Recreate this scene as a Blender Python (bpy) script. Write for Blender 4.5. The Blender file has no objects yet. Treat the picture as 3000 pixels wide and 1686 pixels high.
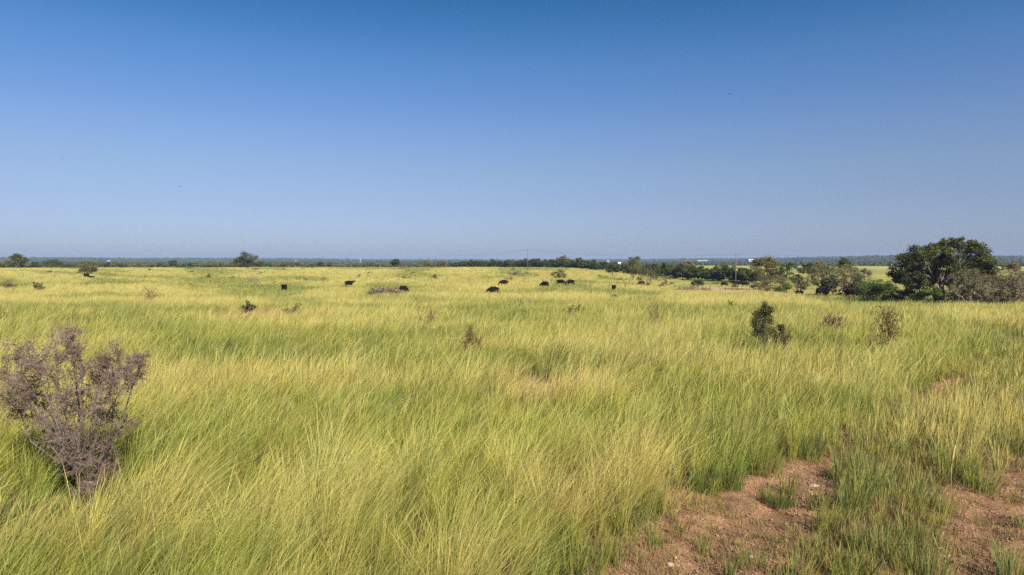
import bpy, math, random
import numpy as np
from mathutils import Vector, Matrix
R_ = math.radians
random.seed(7)

# ------------------------------------------------------------------ camera, world, sun, exposure
scene = bpy.context.scene
col = scene.collection
CAM_H = 3.2
PITCH = math.atan(79 / 2000)
cam_data = bpy.data.cameras.new("camera")
cam = bpy.data.objects.new("camera", cam_data)
col.objects.link(cam)
cam_data.lens = 24.0
cam_data.sensor_width = 36.0
cam_data.clip_start = 0.1
cam_data.clip_end = 30000
cam.location = (0, 0, CAM_H)
cam.rotation_euler = (math.pi / 2 - PITCH, 0, 0)
scene.camera = cam

SUN_AZ = R_(148)      # clockwise from +Y: behind the camera, to the right
SUN_EL = R_(36)
world = bpy.data.worlds.new("World")
scene.world = world
world.use_nodes = True
wt = world.node_tree
bg = wt.nodes["Background"]
sky = wt.nodes.new("ShaderNodeTexSky")
sky.sky_type = 'NISHITA'
sky.sun_disc = False
sky.sun_elevation = SUN_EL
sky.sun_rotation = SUN_AZ
sky.altitude = 0
sky.air_density = 1.0
sky.dust_density = 0.6
sky.ozone_density = 2.5
bg.inputs["Strength"].default_value = 0.052
# the deep polarised blue of the photograph's sky: the tint depends only on the height above the horizon
w_tc = wt.nodes.new("ShaderNodeTexCoord"); w_sep = wt.nodes.new("ShaderNodeSeparateXYZ"); w_r = wt.nodes.new("ShaderNodeValToRGB"); w_m = wt.nodes.new("ShaderNodeMix")
w_m.data_type = 'RGBA'; w_m.blend_type = 'MULTIPLY'; w_m.inputs[0].default_value = 1
wt.links.new(w_tc.outputs["Generated"], w_sep.inputs[0]); wt.links.new(w_sep.outputs[2], w_r.inputs[0])
SKY = [(0, (.70, .84, 1.28)), (.032, (.74, .83, 1.28)), (.082, (.80, .83, 1.13)), (.131, (.87, .91, 1.12)), (.179, (.84, .94, 1.22)), (.226, (.70, .92, 1.27)),
       (.271, (.57, .91, 1.28)), (.315, (.38, .82, 1.19)), (.355, (.25, .72, 1.08)), (.5, (.25, .7, 1.05))]
while len(w_r.color_ramp.elements) < len(SKY): w_r.color_ramp.elements.new(.5)
for e_, (p_, c_) in zip(w_r.color_ramp.elements, SKY):
    e_.position = p_; e_.color = (*c_, 1)
wt.links.new(sky.outputs[0], w_m.inputs[6]); wt.links.new(w_r.outputs[0], w_m.inputs[7])
wt.links.new(w_m.outputs[2], bg.inputs["Color"])

sun_data = bpy.data.lights.new("sun", 'SUN')
sun_data.energy = 5.0
sun_data.angle = R_(0.5)
sun_data.color = (1.0, 0.93, 0.82)
sun = bpy.data.objects.new("sun", sun_data)
col.objects.link(sun)
sdir = Vector((math.sin(SUN_AZ) * math.cos(SUN_EL), math.cos(SUN_AZ) * math.cos(SUN_EL), math.sin(SUN_EL)))
sun.rotation_euler = sdir.to_track_quat('Z', 'Y').to_euler()
sun.location = sdir * 50

scene.view_settings.view_transform = 'Standard'
scene.view_settings.look = 'None'
scene.view_settings.exposure = 0.72
scene.view_settings.gamma = 1.0
scene.cycles.use_denoising = False
scene.cycles.max_bounces = 5
scene.cycles.diffuse_bounces = 3
scene.cycles.transmission_bounces = 3
scene.cycles.volume_bounces = 0
scene.cycles.glossy_bounces = 1
scene.cycles.transparent_max_bounces = 4

# ------------------------------------------------------------------ small numeric helpers
def hash2(ix, iy, seed):
    h = (ix.astype(np.int64) * 374761393 + iy.astype(np.int64) * 668265263 + seed * 1442695041) & 0xffffffff
    h = ((h ^ (h >> 13)) * 1274126177) & 0xffffffff
    h = h ^ (h >> 16)
    return (h & 0xffffff) / float(0xffffff)

def vnoise(x, y, seed=0):
    x = np.asarray(x, float); y = np.asarray(y, float)
    ix = np.floor(x); iy = np.floor(y)
    fx = x - ix; fy = y - iy
    fx = fx * fx * (3 - 2 * fx); fy = fy * fy * (3 - 2 * fy)
    a = hash2(ix, iy, seed); b = hash2(ix + 1, iy, seed)
    c = hash2(ix, iy + 1, seed); d = hash2(ix + 1, iy + 1, seed)
    return (a * (1 - fx) + b * fx) * (1 - fy) + (c * (1 - fx) + d * fx) * fy

def fbm(x, y, seed=0, octs=4):
    s = 0; a = 0.5; t = 0
    for i in range(octs):
        s = s + a * vnoise(x, y, seed + i * 17); t += a
        x = x * 2.03 + 5.1; y = y * 2.03 + 1.7; a *= 0.5
    return s / t

def sstep(a, b, x):
    t = np.clip((x - a) / (b - a), 0, 1)
    return t * t * (3 - 2 * t)

SP, CP = math.sin(PITCH), math.cos(PITCH)
def project(X, Y, Z):
    """where a world point falls in the 3000 px wide photograph"""
    dz = Z - CAM_H
    d = np.maximum(Y * CP - dz * SP, 0.01)
    u = Y * SP + dz * CP
    return 1500 + 2000 * X / d, 843 - 2000 * u / d

# ------------------------------------------------------------------ the lie of the land
PF_Y = [-7000, 0, 12, 30, 60, 100, 133, 180, 250, 350, 400, 460, 600, 1000, 7000]
PF_Z = [0, 0, 0, -.32, -1.15, -2.3, -2.35, -2.05, -1.55, -.75, -.95, -2.2, -4, -5, -5]
PV_Y = [-7000, 0, 12, 30, 60, 100, 120, 150, 207, 300, 1200, 7000]
PV_Z = [0, 0, 0, -.32, -1.15, -2.3, -2.5, -3.25, -4.1, -4.1, -4.6, -5]
def height(X, Y):
    X = np.asarray(X, float); Y = np.asarray(Y, float)
    f = np.interp(Y, PF_Y, PF_Z); v = np.interp(Y, PV_Y, PV_Z)
    az = X / np.maximum(Y, 8)
    w = sstep(0.04, 0.27, az) * sstep(60, 130, Y)
    z = f * (1 - w) + v * w
    z = z - .75 * sstep(.33, .5, az) * sstep(45, 92, Y) * sstep(300, 160, Y)
    z = z + (fbm(X / 14, Y / 14, 3, 3) - .5) * 0.22 * sstep(5, 25, Y)
    # far rise of the hills: nearer and higher to the right
    R = np.sqrt(X * X + Y * Y)
    start = 2300 - 1500 * sstep(0.1, 0.6, az) + 500 * sstep(-0.75, -0.1, az)
    start = start + 300 * (fbm(X / 600, Y / 600, 9, 2) - .5)
    hh = 9 + 13 * fbm(X / 700, Y / 700, 11, 3) - 4 * sstep(-0.6, -0.1, az) + 2 * sstep(0.2, 0.5, az) + 10 * np.exp(-((az - .58) / .16) ** 2)
    z = z + sstep(0, 1, (R - start) / 1700) * hh * sstep(0, 300, Y)
    # two ruts
    s = (X - np.interp(Y, RUT_Y, RUT_X)) * 0.74
    rut = np.exp(-(s / .38) ** 2) + np.exp(-((s - 2.1) / .38) ** 2)
    z = z - 0.07 * rut * sstep(60, 30, Y) * sstep(3, 5, Y)
    return z
RUT_Y = [-50, 5, 6.94, 8.25, 9.6, 12.2, 17.5, 35.7, 75, 400]
RUT_X = [-40, .3, 1.73, 2.9, 4.08, 6.4, 11.2, 26.8, 62, 360]

def spot(px, Y, dz=0.0):
    """ground point at distance Y that lies in the photograph's column px"""
    X = (px - 1500) / 2000 * Y
    for _ in range(4):
        z = float(height(X, Y))
        X = (px - 1500) / 2000 * (Y * CP - (z - CAM_H) * SP)
    return Vector((X, Y, z + dz))

def spot_py(px, py):
    ys = np.concatenate([np.arange(4, 40, .02), np.arange(40, 900, .5)])
    X = (px - 1500) / 2000 * ys
    z = height(X, ys)
    _, q = project(X, ys, z)
    i = int(np.argmax(q <= py))
    return spot(px, float(ys[i]))

# bare soil in front of the track, as a polygon on the ground
BARE_PX = [(1560, 1760), (1700, 1605), (1850, 1540), (1960, 1480), (2030, 1425), (2160, 1400), (2260, 1385), (2370, 1350), (2460, 1375),
           (2460, 1450), (2380, 1560), (2300, 1686), (2260, 1800), (1800, 1900)]
BARE = None
def in_poly(x, y, poly):
    r = np.zeros(x.shape, bool)
    n = len(poly)
    for i in range(n):
        x0, y0 = poly[i]; x1, y1 = poly[(i + 1) % n]
        c = (y0 > y) != (y1 > y)
        xi = (x1 - x0) * (y - y0) / ((y1 - y0) if y1 != y0 else 1e-9) + x0
        r ^= c & (x < xi)
    return r

def track(X, Y):
    """0..1 bare soil, and signed distance across the track"""
    global BARE
    if BARE is None:
        BARE = []
        for a, b in BARE_PX:
            t = (a - 1500) / 2000; u = -(b - 843) / 2000
            k = CAM_H / -(u * CP - SP)
            BARE.append((t * k, k * (CP + u * SP)))
    s = (X - np.interp(Y, RUT_Y, RUT_X)) * 0.74
    n = fbm(X * 1.3, Y * 1.3, 21, 3) - .5
    n2 = fbm(X * 5, Y * 5, 27, 2) - .5
    hw = np.interp(Y, [0, 9, 13, 20, 45], [.55, .5, .34, .3, .15])
    b1 = sstep(.16, -.16, np.abs(s + .1) - hw - n * .9 - n2 * .5)
    b2 = sstep(.16, -.16, np.abs(s - 2.15) - hw * .85 - n * .9 - n2 * .5)
    far = np.interp(Y, [0, 10.2, 11.5, 15.5, 16.5, 18.5, 20, 30, 50], [1, .9, .4, .35, .95, .9, .4, .3, .2])
    bare = np.maximum(b1, b2) * far
    jx = X + n * 1.3 + n2 * .5; jy = Y + n2 * .6 + n * .5
    bare = np.maximum(bare, in_poly(jx, jy, BARE) * (.55 + .45 * sstep(.36, .5, fbm(X * 2.2, Y * 2.2, 29, 3))))
    q = np.exp(-(((X - .75) / 1.0) ** 2 + ((Y - 17.8) / 1.3) ** 2) ** 1.5) * sstep(.38, .52, fbm(X * 1.6, Y * 1.6, 31, 3))
    q2 = .6 * np.exp(-(((X - .55) / .55) ** 2 + ((Y - 8.9) / .7) ** 2) ** 1.5) * sstep(.38, .55, fbm(X * 2.2, Y * 2.2, 33, 3))
    bare = np.maximum(bare, np.maximum(q, q2))
    return bare, s

# patches of colour in the pasture: (px, py, rx, ry, kind, strength)
PATCH = [
    (300, 831, 330, 6, 'g', .9), (900, 841, 330, 6, 'g', .9), (1330, 856, 260, 6, 'g', 1), (1620, 851, 220, 5, 'g', .5), (2150, 856, 330, 5, 'g', .7),
    (450, 893, 330, 12, 'g', .6), (760, 900, 180, 9, 'g', .7), (1130, 892, 180, 14, 'g', .6), (1560, 882, 220, 8, 'g', .5), (2060, 885, 150, 9, 'g', .5),
    (1980, 1010, 230, 26, 'g', .9), (1700, 1042, 280, 34, 'g', 1), (1560, 1065, 120, 30, 'g', .8), (600, 1030, 250, 50, 'g', .5), (1000, 1030, 200, 30, 'g', .4),
    (2600, 884, 300, 6, 'G', 1), (2850, 889, 180, 5, 'G', 1), (2650, 905, 300, 10, 'g', .4), (2200, 930, 200, 22, 'g', .4),
    (740, 914, 140, 9, 'r', 1.0), (700, 912, 240, 8, 'r', .4), (1580, 1115, 90, 30, 'r', 1), (1680, 1105, 130, 34, 'r', .6), (1960, 1040, 260, 12, 'r', .35),
    (800, 1100, 420, 34, 't', .6), (300, 870, 500, 14, 't', .5), (1000, 880, 500, 10, 't', .6), (1600, 865, 400, 8, 't', .7), (2100, 878, 300, 8, 't', .8),
    (2900, 930, 220, 22, 't', .7), (2250, 1080, 260, 30, 't', .4), (1650, 1480, 160, 60, 'r', .55), (1180, 935, 300, 20, 't', .5), (1900, 1300, 200, 100, 't', .3),
    (2800, 1240, 380, 120, 'k', .7), (2450, 1340, 250, 80, 'k', .55), (2950, 1080, 120, 60, 'k', .5), (1950, 1420, 160, 60, 'k', .3),
    (2700, 1100, 300, 60, 'b', .5), (2480, 1180, 240, 90, 'b', .4), (120, 1450, 200, 160, 'b', .35), (1400, 1330, 300, 120, 'y', .5), (900, 1400, 300, 120, 'y', .3),
    (1650, 1210, 260, 60, 'y', .4), (2850, 1270, 250, 120, 'b', .35), (500, 1250, 300, 110, 'b', .25),
]
GREEN = np.array((.115, .185, .032)); OLIVE = np.array((.25, .285, .042)); TAN = np.array((.57, .485, .155))
RED = np.array((.52, .29, .14)); BLUE = np.array((.20, .255, .055)); VIVID = np.array((.14, .27, .03)); YELL = np.array((.33, .36, .05))
DUSK = np.array((.15, .175, .045))
KIND = dict(k=DUSK, g=GREEN, r=RED, t=TAN, b=BLUE, G=VIVID, y=YELL)

DIRT = [(2060, 842, 80, 6, 1), (2170, 848, 120, 6, 1), (2330, 855, 100, 6, .9), (2250, 844, 60, 2.5, .5), (2480, 831, 60, 4, 1), (2440, 850, 90, 5, .8),
        (2590, 828, 90, 4, .6), (2650, 840, 40, 4, .6), (2420, 836, 50, 2.5, .6), (2560, 856, 80, 4, .6)]

def meadow(X, Y):
    """albedo, height factor and density of the pasture at a point"""
    Z = height(X, Y)
    R = np.sqrt(X * X + Y * Y)
    px, py = project(X, Y, Z + np.interp(R, [0, 12, 40, 90, 160, 400], [.15, .4, .55, .38, .28, .2]))
    far = sstep(15, 130, R)
    c = OLIVE * (1 - far[:, None]) + (OLIVE * .5 + TAN * .5) * far[:, None]
    jx = (fbm(X / 3, Y / 3, 41, 3) - .5) * 160; jy = (fbm(X / (R * .05 + 1), Y / (R * .05 + 1), 47, 3) - .5)
    red = np.zeros(len(X))
    for (a, b, rx, ry, k, s) in PATCH:
        w = np.exp(-(((px + jx - a) / rx) ** 2 + ((py + jy * ry * 1.6 - b) / ry) ** 2) ** 1.4) * s
        c = c * (1 - w[:, None]) + KIND[k] * w[:, None]
        if k == 'r': red = np.maximum(red, w)
    sc = 2.2 + R * .035
    n = fbm(X / sc / 1.6, Y / sc, 51, 4)
    m = sstep(.54, .68, n)[:, None] * .5
    c = c * (1 - m) + TAN * m
    m = sstep(.48, .33, n)[:, None] * .72
    c = c * (1 - m) + GREEN * m
    h = (.55 + .45 * fbm(X / 4, Y / 4, 61, 3)) * np.interp(R, [0, 12, 40, 90, 160, 400], [.8, .84, .9, .8, .68, .48])
    gm = np.clip((c[:, 1] - c[:, 0]) * 12, 0, 1)
    h = h * (1 - .18 * gm) * (1 - .4 * red)
    bare, s = track(X, Y)
    side = sstep(-.3, -1.5, s) * sstep(45, 20, Y)
    strip = sstep(-1.0, .2, s) * sstep(60, 25, Y)
    h = h * (1 - strip * np.interp(Y, [0, 8.5, 11, 16, 24, 45], [.72, .64, .42, .42, .35, .15]))
    bl = strip[:, None] * .35
    c = c * (1 - bl) + (OLIVE * .6 + RED * .3) * bl
    dens = 1 - bare * .95
    dens = dens * (1 - strip * np.interp(Y, [0, 8.5, 11, 20, 30], [.6, .5, .25, .15, 0]) * sstep(.3, .6, fbm(X * .9, Y * .9, 67, 3)) )
    # short grazed pasture in the hollow on the right
    az = X / np.maximum(Y, 8)
    low = sstep(.16, .27, az) * sstep(112, 125, Y)
    h = h * (1 - .55 * low)
    for (a0, b0, rx, ry, k) in DIRT:
        j = (fbm(X / 9, Y / 9, 77, 3) - .5)
        dens = dens * (1 - .95 * k * np.exp(-(((px + j * 60 - a0) / rx) ** 2 + ((py + j * ry * 1.5 - b0) / ry) ** 2) ** 2) * (Y > 90))
    # trampled low grass at the foot of the dry shrub
    q = np.exp(-(((X + 5.6) / 1.1) ** 2 + ((Y - 8.2) / 1.2) ** 2) ** 1.5)
    h = h * (1 - .55 * q); dens = dens * (1 - .35 * q)
    return c, h, dens, Z, px, py, bare, s

# ------------------------------------------------------------------ mesh helpers
def set_mesh(me, verts, counts, loops):
    verts = np.ascontiguousarray(verts, dtype=np.float32).reshape(-1)
    me.vertices.add(len(verts) // 3)
    me.vertices.foreach_set("co", verts)
    me.loops.add(len(loops))
    me.loops.foreach_set("vertex_index", np.ascontiguousarray(loops, dtype=np.int32))
    me.polygons.add(len(counts))
    st = np.zeros(len(counts), dtype=np.int32)
    st[1:] = np.cumsum(counts)[:-1]
    me.polygons.foreach_set("loop_start", st)
    me.update(calc_edges=True)
    me.validate()

def add_colour(me, cols, name="col"):
    a = me.color_attributes.new(name, 'FLOAT_COLOR', 'POINT')
    rgba = np.ones((len(cols), 4), dtype=np.float32)
    rgba[:, :3] = cols
    a.data.foreach_set("color", rgba.reshape(-1))

def tag(o, label=None, cat=None, group=None, kind=None):
    if label: o["label"] = label
    if cat: o["category"] = cat
    if group: o["group"] = group
    if kind: o["kind"] = kind
    return o

def empty(name, loc, rz=0.0):
    o = bpy.data.objects.new(name, None)
    o.empty_display_size = .2
    col.objects.link(o)
    o.location = loc
    o.rotation_euler = (0, 0, rz)
    return o

def link(name, me, mat=None, parent=None):
    if mat and not me.materials: me.materials.append(mat)
    o = bpy.data.objects.new(name, me)
    col.objects.link(o)
    if parent: o.parent = parent
    return o

def copy_tree(o, parent=None):
    c = o.copy(); col.objects.link(c); c.parent = parent
    for ch in list(o.children):
        copy_tree(ch, c)
    return c

class MB:
    """collects tubes and boxes, builds ONE mesh"""
    def __init__(s): s.v = []; s.f = []
    def tube(s, pts, rad, n=5, cap=True):
        pts = [Vector(p) for p in pts]
        b0 = len(s.v)
        prev = None
        for i, p in enumerate(pts):
            d = (pts[min(i + 1, len(pts) - 1)] - pts[max(i - 1, 0)])
            if d.length < 1e-9: d = Vector((0, 0, 1))
            d.normalize()
            if prev is None:
                a = d.orthogonal().normalized()
            else:
                a = (prev - d * prev.dot(d))
                a = a.normalized() if a.length > 1e-6 else d.orthogonal().normalized()
            prev = a
            b = d.cross(a)
            r = rad[i] if hasattr(rad, '__len__') else rad
            for k in range(n):
                t = 2 * math.pi * k / n
                s.v.append(p + (a * math.cos(t) + b * math.sin(t)) * r)
        for i in range(len(pts) - 1):
            for k in range(n):
                s.f.append((b0 + i * n + k, b0 + i * n + (k + 1) % n, b0 + (i + 1) * n + (k + 1) % n, b0 + (i + 1) * n + k))
        if cap:
            s.f.append(tuple(b0 + k for k in reversed(range(n))))
            s.f.append(tuple(b0 + (len(pts) - 1) * n + k for k in range(n)))
        return s
    def box(s, c, d, rz=0.0):
        b0 = len(s.v)
        m = Matrix.Rotation(rz, 3, 'Z')
        for x in (-1, 1):
            for y in (-1, 1):
                for z in (-1, 1):
                    s.v.append(Vector(c) + m @ Vector((x * d[0] / 2, y * d[1] / 2, z * d[2] / 2)))
        for q in ((0, 1, 3, 2), (4, 6, 7, 5), (0, 4, 5, 1), (2, 3, 7, 6), (0, 2, 6, 4), (1, 5, 7, 3)):
            s.f.append(tuple(b0 + i for i in q))
        return s
    def poly(s, vs, fs):
        b0 = len(s.v)
        s.v += [Vector(v) for v in vs]
        s.f += [tuple(b0 + i for i in f) for f in fs]
        return s
    def mesh(s, name, smooth=True):
        me = bpy.data.meshes.new(name)
        me.from_pydata([tuple(v) for v in s.v], [], s.f)
        if smooth: me.shade_smooth()
        return me
    def build(s, name, mat, parent=None, smooth=True):
        return link(name, s.mesh(name, smooth), mat, parent)

# ------------------------------------------------------------------ materials
def new_mat(name):
    m = bpy.data.materials.new(name); m.use_nodes = True
    nt = m.node_tree
    return m, nt, nt.nodes["Principled BSDF"], nt.nodes["Material Output"]

def nd(nt, t, **kw):
    n = nt.nodes.new(t)
    for k, v in kw.items(): setattr(n, k, v)
    return n

def mul_colour(nt, a, b, fac=1.0):
    n = nd(nt, "ShaderNodeMix", data_type='RGBA', blend_type='MULTIPLY')
    n.inputs[0].default_value = fac
    nt.links.new(a, n.inputs[6]); nt.links.new(b, n.inputs[7])
    return n.outputs[2]

def ramp(nt, fac, stops):
    r = nd(nt, "ShaderNodeValToRGB")
    e = r.color_ramp.elements
    while len(e) < len(stops): e.new(.5)
    for x, (p, c) in zip(e, stops):
        x.position = p; x.color = (*c, 1) if len(c) == 3 else c
    nt.links.new(fac, r.inputs[0])
    return r.outputs[0]

def leaf_material(name, c0, c1, c2=None, transl=.3, scale=.6):
    """leaves: colour differs from leaf to leaf and from clump to clump"""
    m, nt, p, out = new_mat(name)
    geo = nd(nt, "ShaderNodeNewGeometry")
    tex = nd(nt, "ShaderNodeTexCoord")
    no = nd(nt, "ShaderNodeTexNoise"); no.inputs["Scale"].default_value = scale; no.inputs["Detail"].default_value = 3
    nt.links.new(tex.outputs["Object"], no.inputs["Vector"])
    add = nd(nt, "ShaderNodeMath", operation='MULTIPLY_ADD')
    nt.links.new(geo.outputs["Random Per Island"], add.inputs[0]); add.inputs[1].default_value = .5
    mm = nd(nt, "ShaderNodeMath", operation='MULTIPLY_ADD'); mm.inputs[1].default_value = 1.6; mm.inputs[2].default_value = -.55
    nt.links.new(no.outputs[0], mm.inputs[0]); nt.links.new(mm.outputs[0], add.inputs[2])
    c = ramp(nt, add.outputs[0], [(0, c0), (.55, c1), (1, c2 or c1)])
    oi = nd(nt, "ShaderNodeObjectInfo")
    rr = ramp(nt, oi.outputs["Random"], [(0, (.75, .8, .75)), (1, (1.2, 1.12, 1.1))])
    c = mul_colour(nt, c, rr)
    nt.links.new(c, p.inputs["Base Color"])
    p.inputs["Roughness"].default_value = .6
    p.inputs["Specular IOR Level"].default_value = .25
    tr = nd(nt, "ShaderNodeBsdfTranslucent"); nt.links.new(c, tr.inputs[0])
    mix = nd(nt, "ShaderNodeMixShader"); mix.inputs[0].default_value = transl
    nt.links.new(p.outputs[0], mix.inputs[1]); nt.links.new(tr.outputs[0], mix.inputs[2])
    nt.links.new(mix.outputs[0], out.inputs[0])
    return m

def plain(name, c0, c1=None, rough=.8, scale=8.0, bump=.0, spec=.3, metallic=0.0):
    m, nt, p, out = new_mat(name)
    tex = nd(nt, "ShaderNodeTexCoord")
    no = nd(nt, "ShaderNodeTexNoise"); no.inputs["Scale"].default_value = scale; no.inputs["Detail"].default_value = 5
    nt.links.new(tex.outputs["Object"], no.inputs["Vector"])
    c = ramp(nt, no.outputs[0], [(.3, c0), (.7, c1 or tuple(x * .7 for x in c0))])
    nt.links.new(c, p.inputs["Base Color"])
    p.inputs["Roughness"].default_value = rough
    p.inputs["Specular IOR Level"].default_value = spec
    p.inputs["Metallic"].default_value = metallic
    if bump:
        b = nd(nt, "ShaderNodeBump"); b.inputs["Distance"].default_value = bump
        nt.links.new(no.outputs[0], b.inputs["Height"]); nt.links.new(b.outputs[0], p.inputs["Normal"])
    return m

def vertex_colour_material(name, transl=0.0, rough=.8, fine=0.0, bump=0.0, island=0.0, spec=.3):
    m, nt, p, out = new_mat(name)
    at = nd(nt, "ShaderNodeAttribute", attribute_name="col")
    c = at.outputs["Color"]
    geo = nd(nt, "ShaderNodeNewGeometry")
    if island:
        r = ramp(nt, geo.outputs["Random Per Island"], [(0, (1 - island,) * 3), (1, (1 + island,) * 3)])
        c = mul_colour(nt, c, r)
    if fine:
        tex = nd(nt, "ShaderNodeTexCoord")
        n1 = nd(nt, "ShaderNodeTexNoise"); n1.inputs["Scale"].default_value = 2.2; n1.inputs["Detail"].default_value = 9; n1.inputs["Roughness"].default_value = .68
        n2 = nd(nt, "ShaderNodeTexNoise"); n2.inputs["Scale"].default_value = 34; n2.inputs["Detail"].default_value = 4; n2.inputs["Roughness"].default_value = .7
        nt.links.new(tex.outputs["Object"], n1.inputs["Vector"]); nt.links.new(tex.outputs["Object"], n2.inputs["Vector"])
        c = mul_colour(nt, c, ramp(nt, n1.outputs[0], [(.32, (.50, .47, .45)), (.5, (.95, .95, .95)), (.68, (1.35, 1.33, 1.3))]), 1)
        c = mul_colour(nt, c, ramp(nt, n2.outputs[0], [(.3, (.6, .55, .52)), (.5, (1, 1, 1)), (.7, (1.4, 1.4, 1.4))]), .8)
        if bump:
            s = nd(nt, "ShaderNodeMath", operation='MULTIPLY_ADD'); s.inputs[1].default_value = .25
            nt.links.new(n2.outputs[0], s.inputs[0]); nt.links.new(n1.outputs[0], s.inputs[2])
            b = nd(nt, "ShaderNodeBump"); b.inputs["Distance"].default_value = bump
            nt.links.new(s.outputs[0], b.inputs["Height"]); nt.links.new(b.outputs[0], p.inputs["Normal"])
    nt.links.new(c, p.inputs["Base Color"])
    p.inputs["Roughness"].default_value = rough
    p.inputs["Specular IOR Level"].default_value = spec
    if transl:
        tr = nd(nt, "ShaderNodeBsdfTranslucent"); nt.links.new(c, tr.inputs[0])
        mix = nd(nt, "ShaderNodeMixShader"); mix.inputs[0].default_value = transl
        nt.links.new(p.outputs[0], mix.inputs[1]); nt.links.new(tr.outputs[0], mix.inputs[2])
        nt.links.new(mix.outputs[0], out.inputs[0])
    return m

M_ground = vertex_colour_material("earth", rough=.95, fine=1, bump=.18, spec=.1)
M_grass = vertex_colour_material("grass_blades", transl=.30, rough=.7, spec=.12)
M_wood = vertex_colour_material("woodland_leaves", rough=.9, island=.25, spec=.1)
M_bark = plain("grey_bark", (.10, .075, .055), (.20, .165, .13), scale=6, bump=.01)
M_darkbark = plain("dark_bark", (.035, .026, .02), (.075, .06, .048), scale=6, bump=.01)
M_paletwig = plain("pale_twigs", (.22, .18, .13), (.40, .33, .25), scale=5)
M_thorn = plain("thorn_twigs", (.16, .108, .08), (.34, .255, .20), scale=5)
M_greytwig = plain("grey_twigs", (.22, .165, .15), (.38, .31, .29), scale=5)
M_browntwig = plain("brown_twigs", (.10, .055, .03), (.20, .12, .065), scale=5)
M_cedar = leaf_material("cedar_leaves", (.03, .048, .014), (.08, .11, .022), (.16, .18, .035), scale=.7)
M_oak = leaf_material("oak_leaves", (.035, .038, .018), (.095, .11, .032), (.21, .22, .055), scale=.5)
M_mesq = leaf_material("mesquite_leaves", (.10, .095, .04), (.19, .185, .07), (.29, .28, .095), scale=.6)
M_brown = leaf_material("brown_leaves", (.12, .10, .05), (.22, .19, .08), (.30, .28, .10), scale=.8)
M_bright = leaf_material("bright_leaves", (.07, .11, .025), (.14, .20, .035), (.24, .29, .06), scale=.8)
M_pink = leaf_material("reddish_leaves", (.14, .075, .055), (.22, .13, .095), (.28, .19, .13), scale=.8)
M_purple = leaf_material("dry_purple_leaves", (.05, .025, .02), (.17, .085, .055), (.30, .22, .11), scale=2, transl=.15)
M_rustleaf = leaf_material("rust_leaves", (.11, .07, .035), (.20, .13, .06), (.30, .21, .09), scale=2)
M_weedleaf = leaf_material("weed_leaves", (.10, .13, .03), (.18, .22, .05), (.26, .28, .07), scale=2)
M_darkleaf = leaf_material("dark_leaves", (.03, .03, .016), (.08, .075, .03), (.15, .14, .05), scale=3, transl=.15)
M_cow = plain("black_hide", (.004, .003, .003), (.011, .008, .007), rough=.8, scale=3, spec=.12)
M_redcow = plain("dark_red_hide", (.02, .005, .005), (.045, .012, .01), rough=.8, scale=3, spec=.12)
M_post = plain("weathered_post", (.20, .15, .10), (.33, .26, .19), scale=4)
M_pole = plain("pole_wood", (.14, .085, .05), (.25, .165, .10), scale=3)
M_rust = plain("rusty_steel", (.13, .06, .035), (.22, .12, .07), scale=9, rough=.7)
M_wire = plain("wire_metal", (.25, .25, .26), (.34, .34, .35), rough=.5)
M_dullwhite = plain("dull_white_metal", (.42, .42, .42), (.34, .34, .34), scale=.5, rough=.6)
M_white = plain("white_metal", (.78, .78, .76), (.68, .68, .66), scale=.5, rough=.5)
M_redpaint = plain("red_paint", (.22, .02, .02), (.14, .015, .015), scale=2, rough=.45)
M_pale = plain("pale_paint", (.55, .40, .42), (.45, .33, .34), scale=2)
M_tyre = plain("tyre_rubber", (.02, .02, .02), (.03, .03, .03), rough=.9)
M_stone = plain("pale_stone", (.40, .27, .18), (.50, .36, .26), scale=9, bump=.01)
M_blue_stone = plain("bluish_stone", (.30, .29, .31), (.42, .41, .43), scale=9, bump=.01)
M_deadwood = plain("dead_wood", (.06, .042, .03), (.24, .17, .12), scale=3)
M_bird = plain("bird_feathers", (.015, .015, .017), (.03, .03, .03))
M_straw = plain("straw", (.46, .33, .12), (.58, .43, .17), scale=12)
M_glass = plain("dark_window", (.03, .035, .04), (.05, .055, .06), rough=.15, spec=.6)

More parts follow.
